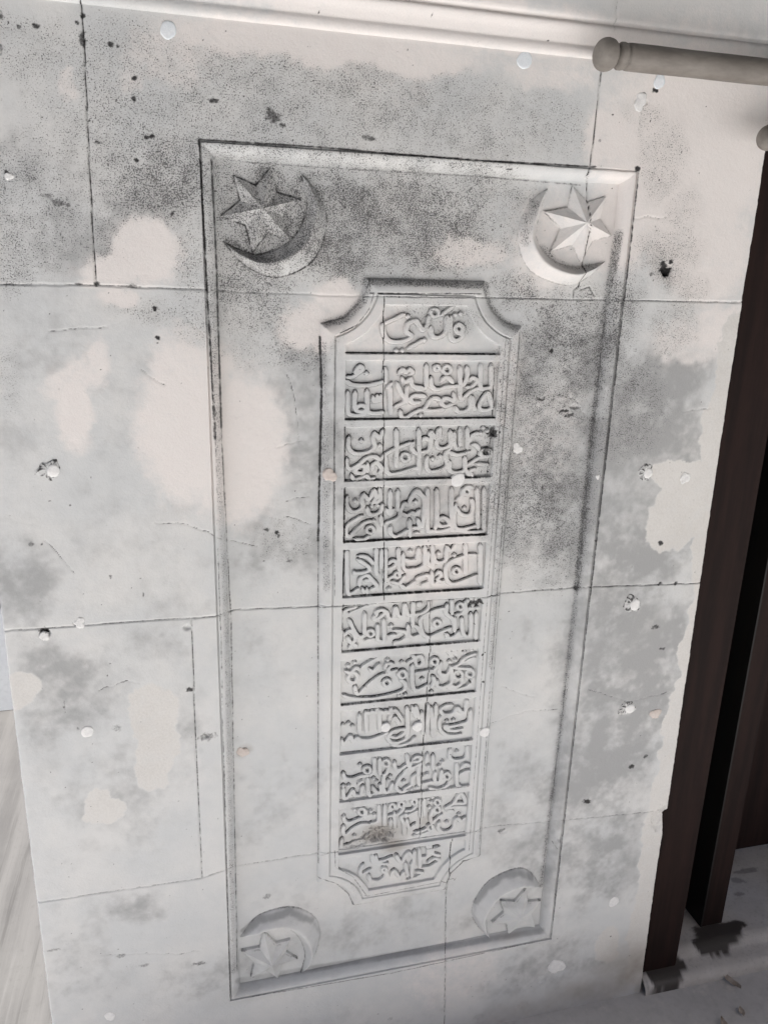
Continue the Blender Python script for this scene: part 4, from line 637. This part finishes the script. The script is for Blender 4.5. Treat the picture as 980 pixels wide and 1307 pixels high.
for ci, (outer, inner) in enumerate(CRES):
    o_ = smooth_poly([lev(p, SF) for p in outer], False, 1.2); i_ = smooth_poly([lev(p, SF) for p in inner], False, 1.2)
    def resample(p, n):
        s = np.concatenate([[0], np.cumsum(np.hypot(*np.diff(p, axis=0).T))]); q = np.linspace(0, s[-1], n)
        return np.stack([np.interp(q, s, p[:, 0]), np.interp(q, s, p[:, 1])], -1)
    n = 150
    A = resample(o_, n); B = resample(i_, n)
    wdt = np.hypot(*(A - B).T)
    K = 15
    us = np.linspace(0, 1, K)
    P = A[:, None, :] * (1 - us)[None, :, None] + B[:, None, :] * us[None, :, None]
    ridge = .56 if ci in (0, 1) else .62
    prof_h = np.where(us < ridge, us / ridge, (1 - us) / (1 - ridge))
    prof_h = prof_h ** .9
    hmax = np.minimum(19.5, wdt * .60 + 2.5) * (1.0 if ci < 2 else 1.3)
    Hc = FD + .3 + hmax[:, None] * prof_h[None, :] - .6
    Pn = np.concatenate([P[:, :1], P, P[:, -1:]], 1)
    Hn = np.concatenate([np.full((n, 1), FD - 4), Hc, np.full((n, 1), FD - 4)], 1)
    Xc, Vc = Pn[..., 0], Pn[..., 1]
    Hn = Hn + .6 * fbm(Xc, Vc, 7, 160 + ci, 3) + .35 * fbm(Xc, Vc, 25, 165, 2)
    Hn += joint_depth(Xc, Vc, SF) * .9
    idx = np.arange(n * (K + 2)).reshape(n, K + 2)
    q = np.stack([idx[:-1, :-1], idx[1:, :-1], idx[1:, 1:], idx[:-1, 1:]], -1).reshape(-1, 4)
    e1 = A[n // 2] - A[n // 2 - 1]; e2 = B[n // 2] - A[n // 2]
    if e1[0] * e2[1] - e1[1] * e2[0] < 0: q = q[:, ::-1]
    me = raw_mesh('crescent', to_world(Xc, Vc, Hn), q)
    set_stain(me, Xc, Vc, SF)
    link('crescent', me, MARBLE, wall, smooth=False)

# ------------------------------------------------------------------ plaster plugs in old drill holes (parts of the wall)
def disc(name, x, v, r, h, base, seed, irregular, parent, mat):
    rr = np.random.RandomState(seed)
    bm = bmesh.new(); n = 28
    ph = rr.uniform(0, 6.28, 4); am = rr.uniform(.3, 1, 4) * irregular
    rings = [(0, h), (.5, h * .97), (.82, h * .8), (.97, h * .35), (1.06, -2.5)]
    prev = None
    for f, z in rings:
        if f == 0: cur = [bm.verts.new((x, v, base + z))]
        else:
            cur = []
            for i in range(n):
                a = i / n * 2 * math.pi
                k = 1 + am[0] * .22 * math.sin(2 * a + ph[0]) + am[1] * .16 * math.sin(3 * a + ph[1]) + am[2] * .10 * math.sin(5 * a + ph[2]) + irregular * .05 * rr.normal()
                cur.append(bm.verts.new((x + r * f * k * math.cos(a), v + r * f * k * math.sin(a) * 1.05, base + z + irregular * .35 * rr.normal() * (f < 1))))
        if prev:
            for i in range(n):
                j = (i + 1) % n
                if len(prev) == 1: bm.faces.new((prev[0], cur[i], cur[j]))
                else: bm.faces.new((prev[i], cur[i], cur[j], prev[j]))
        prev = cur
    co = np.array([q.co[:] for q in bm.verts])
    me = bpy.data.meshes.new(name); bm.to_mesh(me); bm.free()
    me.vertices.foreach_set('co', to_world(co[:, 0], co[:, 1], co[:, 2]).astype(np.float32).ravel()); me.update()
    return link(name, me, mat, parent)
def level_at(x, v):
    """depth of the stone surface the plug sits in"""
    if not (0 < x < PW and PH < v < 0): return 0., 1.
    t = float(cart_t(np.array([x]), np.array([v]))[0])
    if t > 12: return FL, SR
    if t > 0: return FL - 3, SR
    ins = min(x, PW - x, -v, v - PH)
    if ins < 14: return -3., 1.005
    return FD, SF
for pi, (x, v, r, sty) in enumerate(PLUGS):
    b0, s = level_at(x, v)
    x, v = lev((x, v), s)
    mat = (PLASTER_BLUE if pi in (0, 1, 4) else PLASTER_PINK if sty == 3 else PLASTER)
    if sty == 2:                                   # a plug in a broken, dark-rimmed hole
        rim = disc('broken_rim', x - r * .25, v + r * .05, r * 1.15, .9, b0 + .2, 300 + pi, 1.0, wall, MARBLE)
        nv = len(rim.data.vertices); co = np.array([q.co[:] for q in rim.data.vertices]); d = np.random.RandomState(pi).rand(nv)
        a = rim.data.attributes.new('stain', 'FLOAT_COLOR', 'POINT')
        a.data.foreach_set('color', np.stack([d * .9, 0 * d, .5 * d, (d > .72) * .7], -1).astype(np.float32).ravel())
        p = disc('plaster_plug', x + r * .18, v - r * .08, r * .72, 1.8, b0 + .5, 200 + pi, .35, wall, mat)
    else:
        p = disc('plaster_plug', x, v, r * 1.05, .7, b0 + .15, 200 + pi, (.38, 1.0, 0, .9)[sty], wall, mat)

# ------------------------------------------------------------------ cornice and eave above (cornice of the wall; eave unseen, added to block sky)
def sweep_x(name, prof, xa, xb, n, mat, parent, stain=True, amp=.4):
    """prof: list of (out mm, v mm) swept along x"""
    p = np.array(prof, float)
    xs = np.linspace(xa, xb, n)
    X = np.repeat(xs[:, None], len(p), 1); V = np.repeat(p[None, :, 1], n, 0); Hh = np.repeat(p[None, :, 0], n, 0)
    Hh = Hh + amp * fbm(X, V, 40, 170, 3) + joint_depth(X, V) * .8
    V = V + amp * .7 * fbm(X, V * 0 + 5, 80, 174, 2)
    idx = np.arange(n * len(p)).reshape(n, len(p))
    q = np.stack([idx[:-1, :-1], idx[1:, :-1], idx[1:, 1:], idx[:-1, 1:]], -1).reshape(-1, 4)
    me = raw_mesh(name, to_world(X, V, Hh), q)
    if stain: set_stain(me, X, V)
    return link(name, me, mat, parent)
cp = [(-6, 140), (1.5, 141.5), (5, 143.5), (7.0, 146.5), (7.6, 150), (7.0, 153.5), (5.2, 156), (4.6, 157.5), (6, 159.5), (7.6, 163), (10, 167), (13.5, 171), (17.5, 174.5), (19.5, 177.5), (19.8, 180), (18.2, 182), (13, 183), (11.0, 184.5), (13.5, 186), (20, 187), (23, 189), (24, 193)]
cp += [(24 + .01 * (v - 193), v) for v in range(200, 380, 8)] + [(30, 384), (60, 390), (60, 400), (-200, 400)]
cp = [(o * .62 if o > 0 else o, v) for o, v in cp[:-2]] + cp[-2:]
sweep_x('cornice', cp, -330, 2400, 1400, MARBLE, wall)

def box(bm, x0, x1, y0, y1, z0, z1, bev=0.0):
    r = bmesh.ops.create_cube(bm, size=1.0)
    for v in r['verts']:
        v.co = Vector(((x0 + x1) / 2 + v.co.x * (x1 - x0), (y0 + y1) / 2 + v.co.y * (y1 - y0), (z0 + z1) / 2 + v.co.z * (z1 - z0)))
    if bev:
        es = list({e for v in r['verts'] for e in v.link_edges})
        bmesh.ops.bevel(bm, geom=es, offset=bev, segments=2, affect='EDGES')
def boxes(name, L, mat, parent=None, bev=0.0):
    bm = bmesh.new()
    for b in L: box(bm, *b, bev=bev)
    me = bpy.data.meshes.new(name); bm.to_mesh(me); bm.free()
    return link(name, me, mat, parent, smooth=False)
boxes('shading_eave', [(-.92, 4.4, -1.14, .5, 2.36, 2.52)], BLOCKER_WOOD, wall, .01)  # unseen eave, shaped to keep sky and sun off the wall
boxes('sky_blocker_beam', [(-.92, 4.4, -1.25, -1.13, 1.67, 2.40)], BLOCKER_WOOD, wall, .01)  # unseen dropped beam, added to cut sky light from above
boxes('upper_wall', [(-.3, 2.4, -.026, .24, 2.066, 2.357)], EAVE, wall)

# ------------------------------------------------------------------ an unseen building added behind the camera to block low sky
opp = empty('sky_screen_building', (0, -7.6, 0), 'unseen plain building added behind the camera to screen off low sky', 'building')
boxes('wall', [(-14, 14, -9, -7, -.01, 4.5)], plain_mat('screen_stone', (.20, .19, .175), (.27, .255, .235), 1.2, .85, .15, .3, .004), opp)
boxes('screen_top', [(-14.4, 14.4, -9.4, -6.7, 4.5, 4.75)], BLOCKER_WOOD, opp)

# ------------------------------------------------------------------ ground
def sheet(name, x0, x1, y0, y1, z, mat, nx=1, ny=1, amp=0., seed=0):
    xs = np.linspace(x0, x1, nx + 1); ys = np.linspace(y0, y1, ny + 1)
    Xg, Yg = np.meshgrid(xs, ys)
    Zg = z + (amp * fbm(Xg * 1000, Yg * 1000, 120, seed, 4) if amp else 0 * Xg)
    idx = np.arange(Xg.size).reshape(Xg.shape)
    q = np.stack([idx[:-1, :-1], idx[:-1, 1:], idx[1:, 1:], idx[1:, :-1]], -1).reshape(-1, 4)
    me = raw_mesh(name, np.stack([Xg.ravel(), Yg.ravel(), Zg.ravel()], -1), q)
    return tag(link(name, me, mat), kind='structure')
sheet('ground', -150, 150, -150, 150, -.006, PLAZA)
sheet('paving', -.9, 4, -.62, .6, 0.0, PAVE, 300, 90, .0018, 5)

# veined slab floor behind the left edge
def slab_mat():
    m = bpy.data.materials.new('streaked_stone'); t, b = nt(m); k = NB(t)
    pos = k.n('ShaderNodeNewGeometry').outputs['Position']
    mp = k.n('ShaderNodeMapping'); mp.inputs['Scale'].default_value = (16, .9, 1); mp.inputs['Rotation'].default_value = (0, 0, math.radians(-6)); k.l(pos, mp.inputs['Vector'])
    f = k.noise(mp.outputs[0], 1.0, 6, .62); g = k.noise(pos, 60, 4, .6); h = k.noise(pos, 5, 4, .6)
    base = k.mix(k.ramp(f, .36, .62), (.085, .082, .080), (.115, .111, .108))
    base = k.mix(k.math('MULTIPLY', k.ramp(h, .4, .7), .5), base, (.125, .121, .116))
    base = k.mix(k.math('MULTIPLY', k.ramp(g, .55, .75), .25), base, (.07, .067, .064))
    mp2 = k.n('ShaderNodeMapping'); mp2.inputs['Scale'].default_value = (60, 2.2, 1); mp2.inputs['Rotation'].default_value = (0, 0, math.radians(-4)); k.l(pos, mp2.inputs['Vector'])
    ln = k.noise(mp2.outputs[0], 1.0, 4, .6)
    base = k.mix(k.math('MULTIPLY', k.ramp(ln, .58, .68), .35), base, (.045, .043, .041))
    base = k.mix(k.math('MULTIPLY', k.ramp(ln, .40, .30), .2), base, (.17, .165, .16))
    k.l(base, b.inputs['Base Color']); b.inputs['Roughness'].default_value = .75; b.inputs['Specular IOR Level'].default_value = .2
    bu = k.n('ShaderNodeBump'); bu.inputs['Strength'].default_value = .6; bu.inputs['Distance'].default_value = .006
    k.l(f, bu.inputs['Height']); k.l(bu.outputs[0], b.inputs['Normal'])
    return m
sheet('path', -2.2, -.25, .02, 1.503, 0.004, slab_mat())

# a low bluish plinth far behind the left edge of the wall
pl = empty('stone_plinth', (-1.0, 1.75, 0), 'low bluish grey plinth far behind the left edge of the wall', 'plinth')
boxes('body', [(-2.2, -.45, 1.5, 2.0, -.004, .42)], plain_mat('bluish_stone', (.25, .26, .28), (.28, .29, .305), 6, .7), pl, .01)
boxes('coping', [(-2.22, -.43, 1.485, 2.02, .42, .47)], plain_mat('pale_coping', (.2, .197, .19), (.23, .225, .22), 6, .7), pl, .008)
#boxes('kerb_strip', [(-2.2, -.45, 1.47, 1.488, -.004, .012)], plain_mat('faded_yellow_paint', (.16, .135, .08), (.18, .15, .10), 20, .7), pl, .004)

# ------------------------------------------------------------------ doorway on the right: sill, posts, dark panels
def sill_material():
    m = bpy.data.materials.new('door_sill_stone'); t, b = nt(m); k = NB(t)
    pos = k.n('ShaderNodeNewGeometry').outputs['Position']
    at = k.n('ShaderNodeAttribute', attribute_name='wet')
    f = k.noise(pos, 14, 5, .6); g = k.noise(pos, 120, 4, .65)
    base = k.mix(k.ramp(f, .3, .7), (.46, .435, .405), (.55, .525, .495))
    base = k.mix(k.math('MULTIPLY', k.ramp(g, .5, .75), .3), base, (.15, .14, .13))
    w = at.outputs['Fac']
    base = k.mix(w, base, (.062, .055, .050))
    k.l(base, b.inputs['Base Color']); k.l(k.ramp(w, 0, 1, .7, .4), b.inputs['Roughness']); b.inputs['Specular IOR Level'].default_value = .3
    bu = k.n('ShaderNodeBump'); bu.inputs['Strength'].default_value = .4; bu.inputs['Distance'].default_value = .002
    k.l(g, bu.inputs['Height']); k.l(bu.outputs[0], b.inputs['Normal'])
    return m
sp = [(.010, -.005), (.010, .010), (.006, .019), (-.004, .024), (-.016, .026), (-.030, .0265), (-.038, .029), (-.046, .036), (-.060, .040)]
xs = np.linspace(.8905, 2.6, 420)
inner = np.linspace(-.064, -.60, 170)
pr = np.array(sp + [(o, .0405) for o in inner])
Xs = np.repeat(xs[:, None], len(pr), 1); Os = np.repeat(pr[None, :, 0], len(xs), 0); Zs = np.repeat(pr[None, :, 1], len(xs), 0)
Zs = Zs + .0014 * fbm(Xs * 1000, Os * 1000, 60, 180, 3)
idx = np.arange(Xs.size).reshape(Xs.shape)
q = np.stack([idx[:-1, :-1], idx[1:, :-1], idx[1:, 1:], idx[:-1, 1:]], -1).reshape(-1, 4)
me = raw_mesh('sill', np.stack([Xs.ravel(), -Os.ravel(), Zs.ravel()], -1), q)
xm, om = Xs.ravel() * 1000, Os.ravel() * 1000
nn = 9 * fbm(xm, om, 22, 190, 4) + 5 * fbm(xm * 1.0, om * 3, 12, 194, 2)
wet = np.zeros_like(xm)
for cx_, co_, rx_, ro_ in [(938, -14, 58, 30), (985, -26, 30, 16), (1110, -52, 40, 24), (1128, -70, 62, 34), (1075, -52, 22, 22), (1175, -84, 40, 14), (1290, -205, 15, 9), (1262, -165, 14, 5), (1330, -235, 40, 9), (1360, -88, 60, 4)]:
    d = np.hypot((xm + nn - cx_) / rx_, (om + nn * .7 - co_) / ro_)
    wet = np.maximum(wet, (1 if cx_ < 1200 else .45) * (1 - sst(d, .85, 1.08)))
for cx_, co_, rx_, ro_ in [(903, -8, 11, 16), (1022, -24, 9, 22)]:
    d = np.hypot((xm + nn - cx_) / rx_, (om + nn - co_) / ro_)
    wet *= sst(d, .8, 1.05)
me.attributes.new('wet', 'FLOAT', 'POINT').data.foreach_set('value', wet.astype(np.float32))
sill = tag(link('door_sill', me, sill_material()), 'rounded stone door sill with dark wet stains at the foot of the posts', 'door sill')

door = empty('wooden_doorway', (1.0, .06, .04), 'dark brown wooden door frame with posts and a recessed panel beside the carved wall', 'door frame')
H1 = 2.05
boxes('post', [(.872, .988, .024, .16, .024, H1)], WOOD, door, .004)
boxes('post', [(1.104, 1.158, .097, .158, .036, H1)], WOOD, door)
boxes('post', [(1.236, 1.275, .245, .33, .036, H1)], WOOD, door, .003)
boxes('post_side_shade', [(1.0995, 1.1036, .0962, .158, .036, H1)], WOODB, door)  # thin board added; the gap's shade is put into its near-black colour
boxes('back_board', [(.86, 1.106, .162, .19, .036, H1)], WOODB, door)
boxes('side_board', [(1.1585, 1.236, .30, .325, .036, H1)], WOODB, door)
boxes('lower_panel', [(1.275, 2.3, .285, .31, .06, .66)], WOOD, door, .003)
boxes('rail', [(1.275, 2.3, .270, .315, .66, .70)], WOOD, door, .003)
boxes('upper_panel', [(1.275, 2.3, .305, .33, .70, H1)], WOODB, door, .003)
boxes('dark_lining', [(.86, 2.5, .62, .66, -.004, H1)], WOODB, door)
# a thin curved strip standing in for a sliver of light at the posts
bm = bmesh.new()
prev = None
for i in range(25):
    s = i / 24; z = .150 + .20 * s
    w = .0062 * math.sin(math.pi * min(1, .04 + s * .9)) ** .8 + .0008
    y = .236 - .006 * math.sin(math.pi * s); xx = 1.262 - .034 * s + .006 * math.sin(math.pi * s)
    cur = [bm.verts.new((xx - w, y, z)), bm.verts.new((xx, y - .004, z)), bm.verts.new((xx + w, y + .003, z)), bm.verts.new((xx, y + .006, z))]
    if prev:
        for a in range(4): bm.faces.new((prev[a], prev[(a + 1) % 4], cur[(a + 1) % 4], cur[a]))
    else: bm.faces.new(cur[::-1])
    prev = cur
bm.faces.new(prev)
bmesh.ops.recalc_face_normals(bm, faces=bm.faces[:])
me = bpy.data.meshes.new('light_sliver'); bm.to_mesh(me); bm.free()
link('light_sliver', me, SLIVER, door)

# ------------------------------------------------------------------ the two horizontal poles with knobs
def lathe_x(name, prof, mat, parent, n=48, noise=.0):
    """prof: list of (x, r) in metres, about the x axis through the parent's location"""
    bm = bmesh.new(); prev = None
    for x, r in prof:
        cur = [bm.verts.new((x, r * math.cos(i / n * 6.28318), r * math.sin(i / n * 6.28318))) for i in range(n)] if r > 1e-6 else [bm.verts.new((x, 0, 0))]
        if prev:
            for i in range(n):
                j = (i + 1) % n
                if len(prev) == 1: bm.faces.new((prev[0], cur[j], cur[i]))
                elif len(cur) == 1: bm.faces.new((prev[i], prev[j], cur[0]))
                else: bm.faces.new((prev[i], prev[j], cur[j], cur[i]))
        prev = cur
    bmesh.ops.recalc_face_normals(bm, faces=bm.faces[:])
    me = bpy.data.meshes.new(name); bm.to_mesh(me); bm.free()
    for p in me.polygons: p.use_smooth = True
    if mat: me.materials.append(mat)
    o = bpy.data.objects.new(name, me); COL.objects.link(o); o.parent = parent
    return o
R_ = .0172
def pole(loc, label, knob_r, length):
    e = empty('wall_pole', loc, label, 'pole', 'knobbed poles beside the doorway')
    kn = [(-.017 - .0155 * math.cos(a), knob_r * math.sin(a) ** .8) for a in np.linspace(0, math.pi * .5, 10)] + [(-.0155, knob_r * 1.01), (-.0135, knob_r * .985)] + [(-.0135 + .012 * math.sin(a), .0085 + (knob_r * .985 - .0085) * math.cos(a)) for a in np.linspace(.2, math.pi / 2, 6)]
    lathe_x('knob', kn, POLE, e)
    lathe_x('collar', [(-.004, .0085), (.0005, .0125), (.002, .0158), (.0045, .0172), (.0085, .0174), (.0115, .0166), (.0125, .0150), (.0140, .0148), (.0150, .0158)], POLE, e)
    lathe_x('shaft', [(.0148, .0152), (.016, R_ * .985)] + [(x, R_ * (1 + .012 * math.sin(x * 40))) for x in np.linspace(.02, length, 40)] + [(length, .001)], POLE, e)
    lathe_x('bracket', [(.55, R_ * 1.25), (.56, R_ * 1.3), (.60, R_ * 1.3), (.61, R_ * 1.25)], POLE, e)
    return e
pole((.5655, -.05, Z0 + .1352), 'long grey weathered pole with a round knob, fixed under the cornice', .0208, 1.3)
pole((.8475, -.05, Z0 + .0497), 'lower pole at the right edge of the photo, only its knob showing', .0180, 1.3)

# ------------------------------------------------------------------ dry leaves and crumbs on the paving
def leaf(x, y, z, L, W, rot, label, curl, seed):
    rr = np.random.RandomState(seed)
    bm = bmesh.new(); n = 14; prev = None
    for i in range(n + 1):
        s = i / n; w = W * math.sin(math.pi * min(.98, s + .02)) ** .8 * (1 + .1 * rr.normal()) + .0004
        zz = curl * (2 * s - 1) ** 2 + .002
        row = []
        for u in (-1, -.5, 0, .5, 1):
            row.append(bm.verts.new(((s - .5) * L, u * w, zz + curl * 1.1 * u * u - .0008 * (u == 0) + .0005 * rr.normal())))
        if prev:
            for a in range(4): bm.faces.new((prev[a], prev[a + 1], row[a + 1], row[a]))
        prev = row
    me = bpy.data.meshes.new('dry_leaf'); bm.to_mesh(me); bm.free()
    o = link('dry_leaf', me, LEAF); o.location = (x, y, z); o.rotation_euler = (0, 0, rot)
    md = o.modifiers.new('thickness', 'SOLIDIFY'); md.thickness = .0006
    return tag(o, label, 'leaf', 'dry leaves on the paving')
leaf(1.098, -.024, .001, .046, .0075, math.radians(112), 'curled brown dry leaf lying nearest the door sill', .005, 1)
leaf(1.071, -.094, .001, .022, .0065, math.radians(70), 'tiny dark leaf scrap lying between two bigger leaves', .003, 2)
leaf(1.012, -.118, .001, .040, .0075, math.radians(80), 'pale dry leaf at the bottom edge of the photo', .005, 3)
